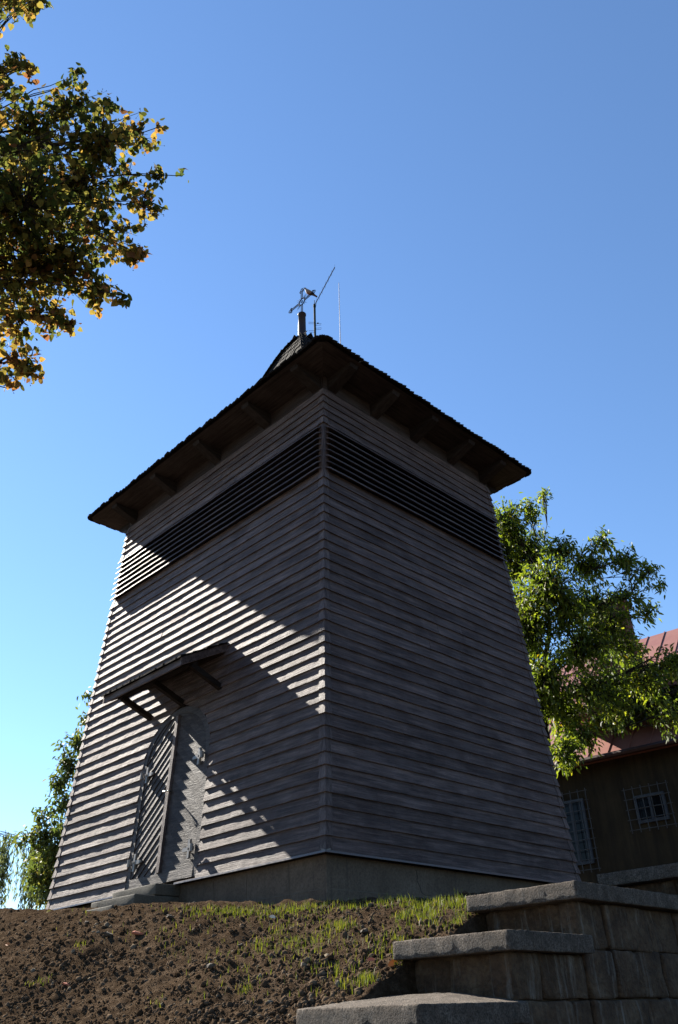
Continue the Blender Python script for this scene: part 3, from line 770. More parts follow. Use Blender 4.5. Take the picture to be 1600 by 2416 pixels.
for i, (yo, zt, zb) in enumerate(((-2.70, -0.022, -0.15), (-2.975, -0.155, -0.285), (-3.25, -0.29, -0.50))):
    jbox('step', -0.68-0.01*i, 0.32-0.004*i, yo, -2.345, zb, zt, M_STEP, st, 0.15, 0.005, 0.012, i*3.3, off=SL)
m = MB(); m.box(-0.66+0.3, 0.30+0.3, -2.93+2.4, -2.36+2.4, -0.9+0.3, -0.286+0.3); m.build('footing', M_STEP, st)

# ------------------------------------------------------------------ stepped flank wall with coping slabs
sw = empty('stepped_wall', (5.83, -3.2, -3.0), 'stepped stone flank wall with concrete coping slabs beside the soil bank', 'wall')
SWO = (5.83, -3.2, -3.0)
SLABS = [(-4.89, -3.93, -1.415), (-4.045, -3.10, -1.047), (-3.21, -1.15, -0.722), (-1.26, 1.6, -0.425)]
XL, XR, TH = 5.365, 6.30, 0.108
def tilt1(x, y): return 0.055*smooth((6.25-x)/0.75)*smooth((y+4.89)/0.8) if True else 0
for i, (y0, y1, zt) in enumerate(SLABS):
    tf = (lambda x, y: 0.062*min(1, max(0, (6.3-x)/0.5))*min(1, max(0, (y+4.89)/0.75))) if i == 0 else ((lambda x, y: 0.02*min(1, max(0, (6.3-x)/0.5))*min(1, max(0, (y+4.045)/0.6))) if i == 1 else None)
    jbox('coping_slab', XL, XR, y0, y1, zt-TH, zt, M_COPE, sw, 0.028, 0.0032, 0.008, i*5.1, top=tf, off=SWO, rough=0.0028)
# body cores and stones (front x+, left y-)
bodies = [(-4.83, -3.96), (-3.97, -3.13), (-3.13, -1.18), (-1.18, 1.5)]
for i, (y0, y1) in enumerate(bodies):
    zt = SLABS[i][2]-TH-0.002
    core = MB(); core.box(XL+0.10-SWO[0], XR-0.12-SWO[0], y0+0.06-SWO[1], y1+0.06-SWO[1], -3.3-SWO[2], zt-SWO[2]); wb = core.build('wall_body', M_MORTAR, sw)
    r2 = random.Random(40+i)
    # rows of stones from the top down
    def face_stones(a0, a1, fixed, along, rows=6):
        z = zt
        for rw in range(rows):
            hgt_ = r2.uniform(0.20, 0.34); a = a0+r2.uniform(-0.05, 0.0)
            zb = z-hgt_
            while a < a1-0.06:
                wd = r2.uniform(0.28, 0.75); b_ = min(a+wd, a1)
                if a1-b_ < 0.12: b_ = a1
                g = 0.004; dp = r2.uniform(-0.014, 0.014); bt = 0.035*(zt-(z+zb)/2)/0.35*0.35
                if along == 'y': args = (fixed-0.14, fixed+dp+bt, max(a, a0)+g, b_-g)
                else: args = (max(a, a0)+g, b_-g, fixed+dp-bt, fixed+0.12)
                jbox('stone', *args, zb+g, z-g*0.6, M_STONE, wb, 0.10, 0.016, 0.02, r2.uniform(0, 90), off=SWO)
                a = b_
            z = zb
            if z < -2.4: break
    face_stones(y0, y1 if i < 3 else 0.4, XR-0.085, 'y', 6 if i < 3 else 3)
    face_stones(XL+0.06, XR-0.10, y0+0.055, 'x', 2 if i else 3)

# ------------------------------------------------------------------ soil clods, stones, grass
ico = []
def icosa():
    ph = (1+5**.5)/2; v = [(-1, ph, 0), (1, ph, 0), (-1, -ph, 0), (1, -ph, 0), (0, -1, ph), (0, 1, ph), (0, -1, -ph), (0, 1, -ph), (ph, 0, -1), (ph, 0, 1), (-ph, 0, -1), (-ph, 0, 1)]
    f = [(0, 11, 5), (0, 5, 1), (0, 1, 7), (0, 7, 10), (0, 10, 11), (1, 5, 9), (5, 11, 4), (11, 10, 2), (10, 7, 6), (7, 1, 8), (3, 9, 4), (3, 4, 2), (3, 2, 6), (3, 6, 8), (3, 8, 9), (4, 9, 5), (2, 4, 11), (6, 2, 10), (8, 6, 7), (9, 8, 1)]
    v = np.array(v, float); return v/np.linalg.norm(v[0]), np.array(f)
IV, IF = icosa()
def clods(n, smin, smax_, pw, region):
    vs = []; fs = []; at_ = []; k = 0
    while k < n:
        px, py = nr.uniform(*region[0]), nr.uniform(*region[1])
        p = soilpt(px, py)
        if p is None: k += 1; continue
        x, y = p[0], p[1]
        if x > 5.4 or y > -2.3: k += 1; continue
        dn_ = mnoise.noise(Vector((x*0.9, y*1.3, 4.0)))+0.6*mnoise.noise(Vector((x*2.6, y*3.1, 8.0)))
        if nr.random() > 0.85+0.45*dn_: k += 1; continue
        s = smin*(smax_/smin)**(nr.random()**(pw-2.5*max(-0.6, min(0.9, dn_))))
        vv = (IV*(1+nr.uniform(-0.42, 0.42, (12, 1))))@np.linalg.qr(nr.normal(0, 1, (3, 3)))[0]*s*nr.uniform(0.6, 1.4, 3)
        a = nr.uniform(0, 6.28); cs, sn = math.cos(a), math.sin(a)
        vv = vv@np.array([[cs, sn, 0], [-sn, cs, 0], [0, 0, 1]])
        vs.append(vv+np.array([x, y, gz(x, y)+s*0.2])); fs.append(IF+12*len(fs)); at_ += [nr.random()]*12; k += 1
    return np.concatenate(vs), np.concatenate(fs), np.array(at_)
t = NT('soil_clod'); at_n = t.n('ShaderNodeAttribute', attribute_name='rnd'); nn = t.noise(t.coords(), 70, 5, 0.7)
c = t.ramp(at_n.outputs['Fac'], [(0.0, (0.030, 0.0200, 0.0128)), (0.6, (0.072, 0.0510, 0.0345)), (0.93, (0.115, 0.086, 0.060)), (0.97, (0.12, 0.098, 0.072)), (1.0, (0.18, 0.155, 0.12))])
c = t.mix(t.rmap(nn, 0.35, 0.7, 0.0, 0.5), c, (0.020, 0.013, 0.008)); t.bsdf(c, 1.0, 0.0, t.bump(nn, 0.8, 0.01)); M_CLOD = t.m
cv, cf, ca = clods(42000, 0.0035, 0.024, 5.4, ((-60, 1180), (2090, 2440)))
o = mknp('soil_clods', cv, cf, M_CLOD, attr=ca); tag(o, 'loose clods and pebbles scattered over the bare bank', 'soil', kind='stuff')
# grass
gvv = []; gff = []; gat = []
def blade(x, y, hgt_, wd):
    z = gz(x, y); a = nr.uniform(0, 6.28); lean = nr.uniform(0.0, 0.45)*hgt_; b_ = nr.uniform(0, 6.28)
    wx, wy = math.cos(a)*wd, math.sin(a)*wd; lx, ly = math.cos(b_)*lean, math.sin(b_)*lean
    n = len(gvv)
    gvv.extend([(x-wx, y-wy, z-0.01), (x+wx, y+wy, z-0.01), (x+wx*.8+lx*.35, y+wy*.8+ly*.35, z+hgt_*.55), (x-wx*.8+lx*.35, y-wy*.8+ly*.35, z+hgt_*.55), (x+lx, y+ly, z+hgt_)])
    gff.extend([(n, n+1, n+2), (n, n+2, n+3), (n+3, n+2, n+4)]); gat.extend([nr.random()]*5)
def patch(px, py, rx, ry, n, hm=0.075):
    for i in range(int(n*0.72)):
        q = soilpt(px+nr.normal(0, rx*0.5), py+nr.normal(0, ry*0.5))
        if q is None or q[0] > 5.38 or q[1] > -2.36: continue
        blade(q[0]+nr.normal(0, .012), q[1]+nr.normal(0, .012), hm*0.7*nr.uniform(0.45, 1.25), nr.uniform(0.0018, 0.0032))
for P_ in ((545, 2155, 90, 14, 420), (650, 2155, 80, 16, 300), (740, 2145, 80, 10, 260), (420, 2150, 60, 12, 60), (500, 2170, 60, 20, 60), (705, 2165, 40, 25, 90), (795, 2192, 45, 14, 260), (760, 2215, 40, 20, 60), (870, 2140, 120, 10, 300, .07), (960, 2135, 80, 14, 260, .08), (1030, 2145, 60, 18, 330, .085),
           (1085, 2150, 45, 16, 230, .085), (1105, 2180, 40, 20, 200), (1010, 2175, 40, 25, 260), (960, 2180, 30, 14, 160), (1080, 2192, 40, 10, 160), (700, 2230, 60, 25, 150), (620, 2240, 40, 20, 110), (660, 2200, 50, 30, 90), (940, 2225, 60, 30, 110), (970, 2260, 40, 20, 170), (900, 2255, 40, 20, 70),
           (865, 2322, 22, 10, 190), (815, 2330, 20, 12, 60), (795, 2300, 5, 20, 14, .12), (955, 2288, 30, 12, 130), (740, 2290, 80, 40, 60), (580, 2300, 80, 50, 60), (580, 2335, 14, 14, 40), (190, 2240, 20, 14, 26), (100, 2325, 16, 14, 30), (70, 2330, 10, 8, 20), (200, 2155, 40, 10, 14), (410, 2215, 60, 30, 30), (410, 2250, 30, 16, 30), (360, 2370, 30, 12, 16), (800, 2250, 120, 60, 90), (300, 2200, 160, 50, 30)): patch(*P_)
for i in range(260):
    q = soilpt(nr.uniform(430, 1120), nr.uniform(2120, 2380))
    if q is not None and q[0] < 5.38 and q[1] < -2.36: blade(q[0], q[1], nr.uniform(0.03, 0.07), 0.0022)
M_GRASS = leafmat('young_grass', [(0.0, (0.05, 0.068, 0.008)), (0.6, (0.10, 0.118, 0.012)), (1.0, (0.16, 0.145, 0.025))], 0.45, 0.5)
o = mknp('sprouting_grass', gvv, gff, M_GRASS, attr=gat); tag(o, 'thin young grass sprouting in patches from the soil', 'grass', kind='stuff')
# single stones, brick chips and leaves lying on the bank
import bmesh
def pebble(name, px, py, size, mat, flat=0.55, seed=0):
    q = soilpt(px, py, True); bm = bmesh.new(); bmesh.ops.create_icosphere(bm, subdivisions=2, radius=1.0); r3 = random.Random(seed)
    sx, sy, sz = size*r3.uniform(.8, 1.25), size*r3.uniform(.6, .9), size*flat
    for v_ in bm.verts:
        k = 1+0.5*mnoise.noise(v_.co*1.7+Vector((seed, 0, 0))); v_.co = Vector((v_.co.x*sx*k, v_.co.y*sy*k, v_.co.z*sz*k))
    me = bpy.data.meshes.new(name); bm.to_mesh(me); bm.free(); me.materials.append(mat)
    o = bpy.data.objects.new(name, me); COL.objects.link(o); o.location = (q[0], q[1], gz(q[0], q[1])+size*flat*0.5+0.012); o.rotation_euler = (r3.uniform(-.3, .3), r3.uniform(-.3, .3), r3.uniform(0, 6)); return o
M_PEB = rocky('grey_pebble', [(0.3, (0.04, 0.030, 0.021)), (0.7, (0.09, 0.074, 0.056))], 9, 0.5, 0.01, 0.85, 0.3, 60, rand=20)
M_BRK = rocky('red_brick_chip', [(0.3, (0.32, 0.10, 0.06)), (0.7, (0.46, 0.19, 0.12))], 12, 0.5, 0.01, 0.9, 0.2, 70)
for i, (px, py, s_, lb_) in enumerate(((400, 2172, .05, 'small grey stone on the soil between the door steps and the grass'), (255, 2218, .055, 'brown stone on the soil below left of the red brick chip'), (205, 2182, .04, 'small stone on the soil just below the left end of the door steps'),
                                 (495, 2310, .048, 'stone low in the middle of the bare soil bank'), (568, 2226, .034, 'small pale stone among the grass sprouts below the plinth'), (860, 2200, .04, 'flat grey stone on the soil beside the grass near the wall'))):
    tag(pebble('stone', px, py, s_*0.8, M_PEB, 0.5, i+1), lb_, 'stone', 'stones on the soil bank')
tag(pebble('brick_chip', 325, 2206, 0.055, M_BRK, 0.3, 77), 'flat red brick chip on the soil below the door steps', 'brick')
tag(pebble('brick_chip', 156, 2332, 0.035, M_BRK, 0.3, 78), 'small red brick chip low on the left of the soil bank', 'brick')
def leaf_on(px, py, size, col, label, seed):
    q = soilpt(px, py, True); m = MB(); n = 9; r3 = random.Random(seed)
    ring = [(math.cos(a)*size*(1+.15*r3.random()), math.sin(a)*size*.62, size*.3*abs(math.sin(a))+size*.12*math.cos(a)) for a in [2*math.pi*i/n for i in range(n)]]
    m.add([(0, 0, 0)]+ring, [(0, i+1, (i+1) % n+1) for i in range(n)])
    m.add([(0, 0, -.002)]+[(a, b_, c_-.002) for a, b_, c_ in ring], [(0, (i+1) % n+1, i+1) for i in range(n)])
    o = m.build('fallen_leaf', plain('dry_leaf', col, 0.6, 0.3), None, True, 0, (q[0], q[1], gz(q[0], q[1])+0.03)); o.rotation_euler = (R(60), r3.uniform(-.4, .4), R(45)+r3.uniform(-.6, .6)); tag(o, label, 'leaf')
leaf_on(928, 2293, 0.032, (0.62, 0.17, 0.03), 'bright orange fallen leaf on soil below the middle coping slab', 1)
leaf_on(876, 2281, 0.022, (0.45, 0.12, 0.06), 'small reddish fallen leaf on the soil left of the orange leaf', 2)
leaf_on(492, 2163, 0.028, (0.5, 0.2, 0.05), 'brown orange fallen leaf in grass below the tower plinth', 3)
leaf_on(114, 2155, 0.025, (0.6, 0.38, 0.06), 'yellow fallen leaf at the left end of the tower base', 4)
leaf_on(643, 2172, 0.028, (0.6, 0.5, 0.38), 'pale dry fallen leaf on soil in front of the tower corner', 5)
leaf_on(15, 2246, 0.025, (0.5, 0.18, 0.05), 'orange fallen leaf at the far left of the soil bank', 6)

# ================================================================== house behind on the right
HR = R(4.5)
P0 = np.array([-1.07, 11.0])
house = empty('house', (P0[0], P0[1], 0), 'ochre house with red sheet metal roof and barred windows behind the right tree', 'house')
house.rotation_euler = (0, 0, HR)
hc, hs = math.cos(HR), math.sin(HR)
hn = np.array([hs, -hc, 0])
def HP(px, py, dep=0.0):     # pixel -> house-local point on the facade plane pushed back by dep
    o0 = np.array([P0[0], P0[1], 0])-hn*dep
    q = ontoplane(px, py, o0, hn)-np.array([P0[0], P0[1], 0])
    return (q[0]*hc+q[1]*hs, -q[0]*hs+q[1]*hc, q[2])
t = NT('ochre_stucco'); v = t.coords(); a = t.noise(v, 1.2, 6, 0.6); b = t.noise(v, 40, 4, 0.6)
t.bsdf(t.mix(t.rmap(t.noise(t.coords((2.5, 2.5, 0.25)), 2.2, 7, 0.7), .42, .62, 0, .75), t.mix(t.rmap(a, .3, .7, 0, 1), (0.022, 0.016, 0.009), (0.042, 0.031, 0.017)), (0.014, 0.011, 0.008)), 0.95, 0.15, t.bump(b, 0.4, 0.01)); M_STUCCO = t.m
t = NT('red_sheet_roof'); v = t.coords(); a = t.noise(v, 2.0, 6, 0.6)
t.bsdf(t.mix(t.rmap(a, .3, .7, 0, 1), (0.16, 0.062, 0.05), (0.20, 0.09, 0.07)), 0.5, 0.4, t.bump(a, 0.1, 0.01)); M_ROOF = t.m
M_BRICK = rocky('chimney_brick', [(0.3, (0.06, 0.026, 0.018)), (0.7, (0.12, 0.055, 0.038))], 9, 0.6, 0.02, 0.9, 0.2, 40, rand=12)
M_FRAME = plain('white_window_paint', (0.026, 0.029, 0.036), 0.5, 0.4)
M_GLASS = plain('window_glass', (0.005, 0.006, 0.008), 0.12, 0.12, 0, 0.1, 2, 0.0)
M_GRILLE = plain('grille_iron', (0.045, 0.045, 0.045), 0.6, 0.3)
M_GUT = plain('gutter_metal', (0.03, 0.012, 0.010), 0.5, 0.4, 0.3)
gzv = HP(1400, 1790, -0.45)[2]     # gutter height
X0h, X1h = -4.6, 11.0
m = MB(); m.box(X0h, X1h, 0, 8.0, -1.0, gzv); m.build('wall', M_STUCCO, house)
rd = HP(1550, 1497, 4.6); tanr = (rd[2]-gzv)/(4.6+0.5)
# roof: two slopes and hip at the left
def rzh(y): return gzv+(y+0.5)*tanr
rp = MB(); yr = 4.6
rp.add([(X0h-0.4, -0.5, gzv), (X1h, -0.5, gzv), (X1h, yr, rzh(yr)), (X0h+2.4, yr, rzh(yr)), (X0h-0.4, 2*yr+0.5, gzv), (X1h, 2*yr+0.5, gzv)], [(0, 1, 2, 3), (5, 4, 3, 2), (4, 0, 3), (0, 4, 5, 1)])
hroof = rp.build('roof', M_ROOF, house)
x = X0h+2.45
while x < X1h:
    m = MB(); m.bar((x, -0.48, rzh(-0.48)+0.012), (x, yr, rzh(yr)+0.012), 0.025, 0.04, (0, -tanr, 1)); m.build('seam', M_ROOF, hroof); x += 0.55
m = MB(); m.tube([(X0h-0.4, -0.55, gzv-0.03), (X1h, -0.55, gzv-0.03)], 0.075, 8); m.build('gutter', M_GUT, house)
# dormer
dl = HP(1395, 1700, 0.5); dr_x = dl[0]+3.4; zf = rzh(0.45)-0.05; ztop = HP(1450, 1668, -0.6)[2]
ap = HP(1520, 1606, -0.6)[2]
m = MB(); xm = (dl[0]+dr_x)/2
pts = [(dl[0], 0.5, zf), (dr_x, 0.5, zf), (dr_x, 0.5, ztop), (xm, 0.5, ap), (dl[0], 0.5, ztop)]
bk = [(a, 4.0, max(c_, 0)) for a, b_, c_ in pts]
m.add(pts+bk, [(0, 1, 2, 3, 4), (0, 4, 9, 5), (1, 6, 7, 2)]); dorm = m.build('dormer', M_STUCCO, house)
m = MB()
for sgn in (-1, 1):
    xe = dl[0]-0.25 if sgn < 0 else dr_x+0.25; ze_ = ztop-0.25*(ap-ztop)/(xm-dl[0])
    m.hexa([(xe, -0.6, ze_), (xm, -0.6, ap), (xm, 4.4, ap), (xe, 4.4, ze_), (xe, -0.6, ze_+0.08), (xm, -0.6, ap+0.08), (xm, 4.4, ap+0.08), (xe, 4.4, ze_+0.08)])  # front overhang made deep to shade the roof strip below
m.build('dormer_roof', M_ROOF, dorm)
def window(name, p_tl, p_br, yd, bars, frame_in=None, parent=house, ncols=5, nrows=4, panes=2):
    x0, x1, z0, z1 = p_tl[0], p_br[0], p_br[2], p_tl[2]
    m = MB(); m.box(x0, x1, yd-0.012, yd+0.05, z0, z1); wnd = m.build(name, M_GLASS, parent)
    m = MB(); fw_ = 0.07
    for a, b_, c_, d_ in ((x0-fw_, x0, z0-fw_, z1+fw_), (x1, x1+fw_, z0-fw_, z1+fw_), (x0, x1, z0-fw_, z0), (x0, x1, z1, z1+fw_)): m.box(a, b_, yd-0.06, yd+0.02, c_, d_)
    for k in range(1, panes):
        xx = x0+(x1-x0)*k/panes; m.box(xx-0.03, xx+0.03, yd-0.055, yd+0.02, z0, z1)
    m.build('frame', M_FRAME, wnd)
    if bars:
        m = MB(); e = 0.22; gx0, gx1, gz0, gz1 = x0-e, x1+e, z0-e, z1+e
        for k in range(ncols+1): xx = gx0+(gx1-gx0)*k/ncols; m.tube([(xx, yd-0.16, gz0-0.06), (xx, yd-0.16, gz1+0.06)], 0.012, 5)
        for k in range(nrows+1): zz_ = gz0+(gz1-gz0)*k/nrows; m.tube([(gx0-0.05, yd-0.172, zz_), (gx1+0.05, yd-0.172, zz_)], 0.010, 5)
        m.build('grille', M_GRILLE, wnd)
    return wnd
wt, wb_ = HP(1503, 1885), HP(1572, 1918)
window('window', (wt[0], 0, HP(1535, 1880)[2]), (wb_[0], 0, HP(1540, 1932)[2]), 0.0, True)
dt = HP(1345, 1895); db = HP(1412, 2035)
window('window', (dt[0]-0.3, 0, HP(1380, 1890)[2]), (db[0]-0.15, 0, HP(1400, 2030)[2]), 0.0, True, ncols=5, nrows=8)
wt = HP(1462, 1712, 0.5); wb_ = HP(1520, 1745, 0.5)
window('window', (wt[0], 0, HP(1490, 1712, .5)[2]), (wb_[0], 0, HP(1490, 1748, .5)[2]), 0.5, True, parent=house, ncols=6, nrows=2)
# chimney
c0 = HP(1432, 1426, 2.6)
ch = MB(); ch.box(c0[0]-0.50, c0[0]+0.50, 2.3, 3.0, rzh(2.0)-0.2, c0[2]-0.16); chim = ch.build('chimney', M_BRICK, hroof)
m = MB(); m.box(c0[0]-0.60, c0[0]+0.60, 2.21, 3.09, c0[2]-0.158, c0[2]); m.box(c0[0]-0.2, c0[0]+0.2, 2.45, 2.85, c0[2], c0[2]+0.1); m.build('chimney_cap', M_BRICK, chim)
m = MB(); bz = rzh(2.0)-0.1; k = 0
while bz < c0[2]-0.24:
    offx = 0.0 if k % 2 else 0.13; bx_ = c0[0]-0.505+offx*0
    xs = np.arange(c0[0]-0.50+(0.13 if k % 2 else 0), c0[0]+0.42, 0.26)
    for xx in xs: m.box(xx+0.006, min(xx+0.25, c0[0]+0.50), 2.288, 2.31, bz+0.006, bz+0.074)
    ysl = np.arange(2.3+(0.13 if k % 2 else 0), 2.95, 0.26)
    for yy in ysl: m.box(c0[0]-0.512, c0[0]-0.49, yy+0.006, min(yy+0.25, 3.0), bz+0.006, bz+0.074)
    bz += 0.08; k += 1
m.build('brick_courses', M_BRICK, chim)['kind'] = 'stuff'

# ================================================================== trees
def leaf_shape(kind):
    if kind == 'linden':
        o = [(0, 0), (0.30, -0.06), (0.50, 0.16), (0.46, 0.50), (0.22, 0.82), (0, 1.05), (-0.22, 0.82), (-0.46, 0.50), (-0.50, 0.16), (-0.30, -0.06)]
    elif kind == 'lance':
        o = [(0, 0), (0.13, 0.2), (0.16, 0.45), (0.09, 0.78), (0, 1.0), (-0.09, 0.78), (-0.16, 0.45), (-0.13, 0.2)]
    else:
        o = [(0, 0), (0.2, 0.3), (0.17, 0.65), (0, 1.0), (-0.17, 0.65), (-0.2, 0.3)]
    return o
class Crown:
    def __init__(s, kind, fold=0.25, curl=0.25):
        o = leaf_shape(kind); s.n = len(o)
        s.base = np.array([(x, y, abs(x)*fold*1.0-curl*y*y*0.5) for x, y in o]); s.L = []
    def add(s, pos, tip, size, roll, col): s.L.append((np.array(pos), np.array(tip), size, roll, col))
    def mats(s):
        out = []
        for pos, tip, size, roll, col in s.L:
            y = tip/np.linalg.norm(tip); ref = np.array([0, 0, 1.]) if abs(y[2]) < .95 else np.array([1., 0, 0])
            x = np.cross(y, ref); x /= np.linalg.norm(x); z = np.cross(x, y)
            c_, s_ = math.cos(roll), math.sin(roll); x2 = x*c_+z*s_; z2 = np.cross(x2, y)
            out.append((np.stack([x2, y, z2], 1)*size, pos, col))
        return out
    def build(s, parent, mat, nparts=0):
        ms = s.mats()
        d = [np.linalg.norm(p-CAM)/np.linalg.norm(m_[:, 1]) for m_, p, c_ in ms]
        order = list(np.argsort(d)) if nparts else []
        ins = []
        for i in order:
            q = ms[i][1]-CAM; zf_ = q@FW; px = 800+F_PX*(q@RT)/zf_; py = 1208-F_PX*(q@UP)/zf_
            if 0 < px < 1600 and 0 < py < 2416: ins.append(i)
            if len(ins) >= nparts: break
        chosen = set(ins)
        v = []; a = []; org = np.array(parent.location)
        rest = [i for i in range(len(ms)) if i not in chosen]
        for i in rest:
            m_, p, c_ = ms[i]; v.append(s.base@m_.T+p-org); a += [c_]*s.n
        f = np.arange(len(rest)*s.n).reshape(len(rest), s.n)
        o = mknp('crown', np.concatenate(v), f, mat, parent, attr=a); o['kind'] = 'stuff'
        if chosen:
            shared = []
            for k in range(6):
                me = bpy.data.meshes.new('leaf'); me.from_pydata([tuple(p) for p in s.base], [], [tuple(range(s.n))])
                at2 = me.attributes.new('rnd', 'FLOAT', 'POINT'); at2.data.foreach_set('value', [(k+0.5)/6]*s.n); me.materials.append(mat); shared.append(me)
            for i in ins:
                m_, p, c_ = ms[i]; ob = bpy.data.objects.new('leaf', shared[min(5, int(c_*6))]); COL.objects.link(ob); ob.parent = parent
                q = p-org; ob.matrix_local = Matrix([[*m_[0], q[0]], [*m_[1], q[1]], [*m_[2], q[2]], [0, 0, 0, 1]])
        return o
def curve(a, b_, sag=0.0, n=6, jit=0.05):
    a = np.array(a, float); b_ = np.array(b_, float); L_ = np.linalg.norm(b_-a); out = []
    for i in range(n+1):
        k = i/n; p = a*(1-k)+b_*k; p = p+np.array([0, 0, sag*L_*4*k*(1-k)])
        if 0 < i < n: p = p+nr.normal(0, jit*L_*0.3, 3)
        out.append(p)
    return out
def tree(name, label, base, trunk_top, trunk_r, blobs, D, leafkind, size, mat, bark, droop=0.3, twigs_per=10, nparts=0, depth=1.0, dj=0.25, colf=None, extra=None, group=None, berries=False, leaf_curl=0.3):
    root = empty(name, tuple(base), label, 'tree', group)
    B = np.array(base, float); tr = MB(); tw = MB(); cr = Crown(leafkind, 0.3, leaf_curl)
    top = np.array(trunk_top, float)
    tp = curve(B-np.array([0, 0, .3]), top, 0.0, 8, 0.04); rads = [trunk_r*(1-0.75*i/8) for i in range(9)]; rads[0] *= 1.35
    tr.tube([p-B for p in tp], rads, 10)
    for bi, bl in enumerate(blobs):
        px, py, rp, nl = bl[:4]; dd = D+(bl[4] if len(bl) > 4 else nr.uniform(-dj, dj))
        c_ = at(px, py, dd); rm = np.linalg.norm(at(px+rp, py, dd)-c_)
        # limb from trunk
        k = min(8, max(2, int(np.argmin([np.linalg.norm(q-c_)+0.6*max(0, q[2]-c_[2]) for q in tp]))))
        st_ = tp[k]; cv = curve(st_, c_, 0.04, 8, 0.05); lr = max(0.007, trunk_r*0.055*math.sqrt(nl/300))
        tr.tube([p-B for p in cv], [lr*(1-0.8*i/8)+0.003 for i in range(9)], 5)
        nt_ = max(3, int(nl/twigs_per)); per = max(1, nl//nt_)
        for q in range(nt_):
            dv = nr.normal(0, 1, 3); dv /= np.linalg.norm(dv); rad_ = rm*nr.random()**(1/2.4)
            e = c_+dv*rad_*np.array([1, 1, 1])*np.array([depth, depth, 1])
            s0 = c_+(e-c_)*nr.uniform(0.1, 0.45)+np.array([0, 0, -0.1*rm])
            if nr.random() < 0.4: s0 = cv[int(nr.integers(5, 9))]
            cv2 = curve(s0, e, 0.06, 4, 0.06)
            tw.tube([p-B for p in cv2], [0.006, .005, .004, .003, .0018] if size < .1 else [0.012, .009, .007, .005, .003], 4, False)
            cb = nr.random()
            for j in range(per):
                kk = 1-0.75*nr.random()**1.6; ix = min(3, int(kk*4)); fr = kk*4-ix; p = cv2[ix]*(1-fr)+cv2[ix+1]*fr
                tip = nr.normal(0, 1, 3)+np.array([0, 0, -droop*2.2])+(e-s0)/(np.linalg.norm(e-s0)+1e-6)*0.6
                p = p+nr.normal(0, size*0.45, 3)
                col = min(0.999, max(0, (colf(px, py) if colf else 0.5)+0.35*(cb-0.5)+nr.normal(0, 0.17)))
                cr.add(p, tip, size*nr.uniform(0.6, 1.2), nr.uniform(-1.3, 1.3), col)
            if berries and nr.random() < 0.5:
                for j in range(4):
                    b0_ = cv2[-1]+nr.normal(0, 0.03, 3)+np.array([0, 0, 0.0]); tw.tube([cv2[-1]-B, b0_-B], 0.0009, 3, False); tw.tube([b0_-B-np.array([0, 0, .004]), b0_-B, b0_-B+np.array([0, 0, .004])], [0.001, 0.0055, 0.001], 5)
    tr.build('trunk', bark, root, True); tw.build('twigs', bark, root)['kind'] = 'stuff'
    cr.build(root, mat, nparts)
    return root
M_BARK = rocky('tree_bark', [(0.3, (0.014, 0.011, 0.008)), (0.7, (0.036, 0.029, 0.022))], 8, 0.9, 0.02, 0.95, 0.15, 40)
M_LIND = leafmat('linden_leaf', [(0.0, (0.028, 0.040, 0.013)), (0.36, (0.06, 0.070, 0.016)), (0.54, (0.125, 0.108, 0.028)), (0.70, (0.23, 0.155, 0.040)), (0.84, (0.18, 0.09, 0.034)), (1.0, (0.13, 0.058, 0.028))], 0.60, 0.75, 0.05)
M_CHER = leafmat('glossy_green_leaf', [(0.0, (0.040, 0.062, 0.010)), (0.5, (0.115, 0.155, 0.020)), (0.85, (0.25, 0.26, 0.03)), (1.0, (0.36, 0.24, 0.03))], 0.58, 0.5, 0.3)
M_ASH = leafmat('olive_green_leaf', [(0.0, (0.035, 0.055, 0.014)), (0.5, (0.075, 0.10, 0.022)), (0.85, (0.13, 0.14, 0.03)), (1.0, (0.2, 0.165, 0.035))], 0.45, 0.55, 0.25)
M_WILL = leafmat('willow_leaf', [(0.0, (0.06, 0.078, 0.026)), (0.6, (0.12, 0.145, 0.05)), (1.0, (0.22, 0.23, 0.09))], 0.45, 0.55, 0.25)
LB = [(15, -35, 62, 300), (80, -2, 34, 120), (45, 15, 26, 70), (5, 150, 52, 190), (55, 155, 30, 70), (20, 222, 32, 70), (70, 330, 100, 760), (165, 255, 55, 260), (185, 185, 26, 50), (250, 250, 38, 100), (240, 330, 80, 430), (325, 315, 48, 170), (368, 302, 16, 18),
      (60, 480, 150, 1200), (200, 450, 105, 680), (300, 430, 50, 120), (380, 415, 36, 70), (425, 415, 12, 9), (340, 490, 45, 130), (250, 540, 80, 360), (320, 595, 30, 110), (55, 640, 125, 850), (165, 620, 88, 460), (230, 690, 48, 210), (288, 697, 16, 30), (125, 745, 60, 240), (165, 775, 18, 30),
      (40, 770, 60, 200), (70, 850, 42, 150), (30, 885, 32, 60), (14, 915, 12, 8), (-150, 250, 170, 500), (-160, 520, 190, 600), (-140, 780, 150, 400), (-380, 250, 200, 420), (-420, 520, 220, 480), (-650, 380, 220, 420), (-600, 120, 200, 300), (-300, -60, 180, 260), (-760, 620, 180, 260)]
lb = at(-700, 2380, 9.0); lb = (0.2, -9.6, hgt(0.2, -9.6))
def lcol(px, py): return 0.42+0.20*smooth((py-450)/350)+0.16*smooth((px-200)/180)+0.12*(1 if py < 260 and px < 110 else 0)
tree('linden_tree', 'autumn linden tree with yellowing heart leaves reaching in at top left', lb, at(-420, 500, 6.4), 0.20, [(a_, b_, c_, int(d_*(1.15 if d_ > 400 else 0.9))) for a_, b_, c_, d_ in LB], 5.3, 'linden', 0.060, M_LIND, M_BARK, droop=0.45, twigs_per=7, nparts=300, dj=0.45, colf=lcol, berries=True)
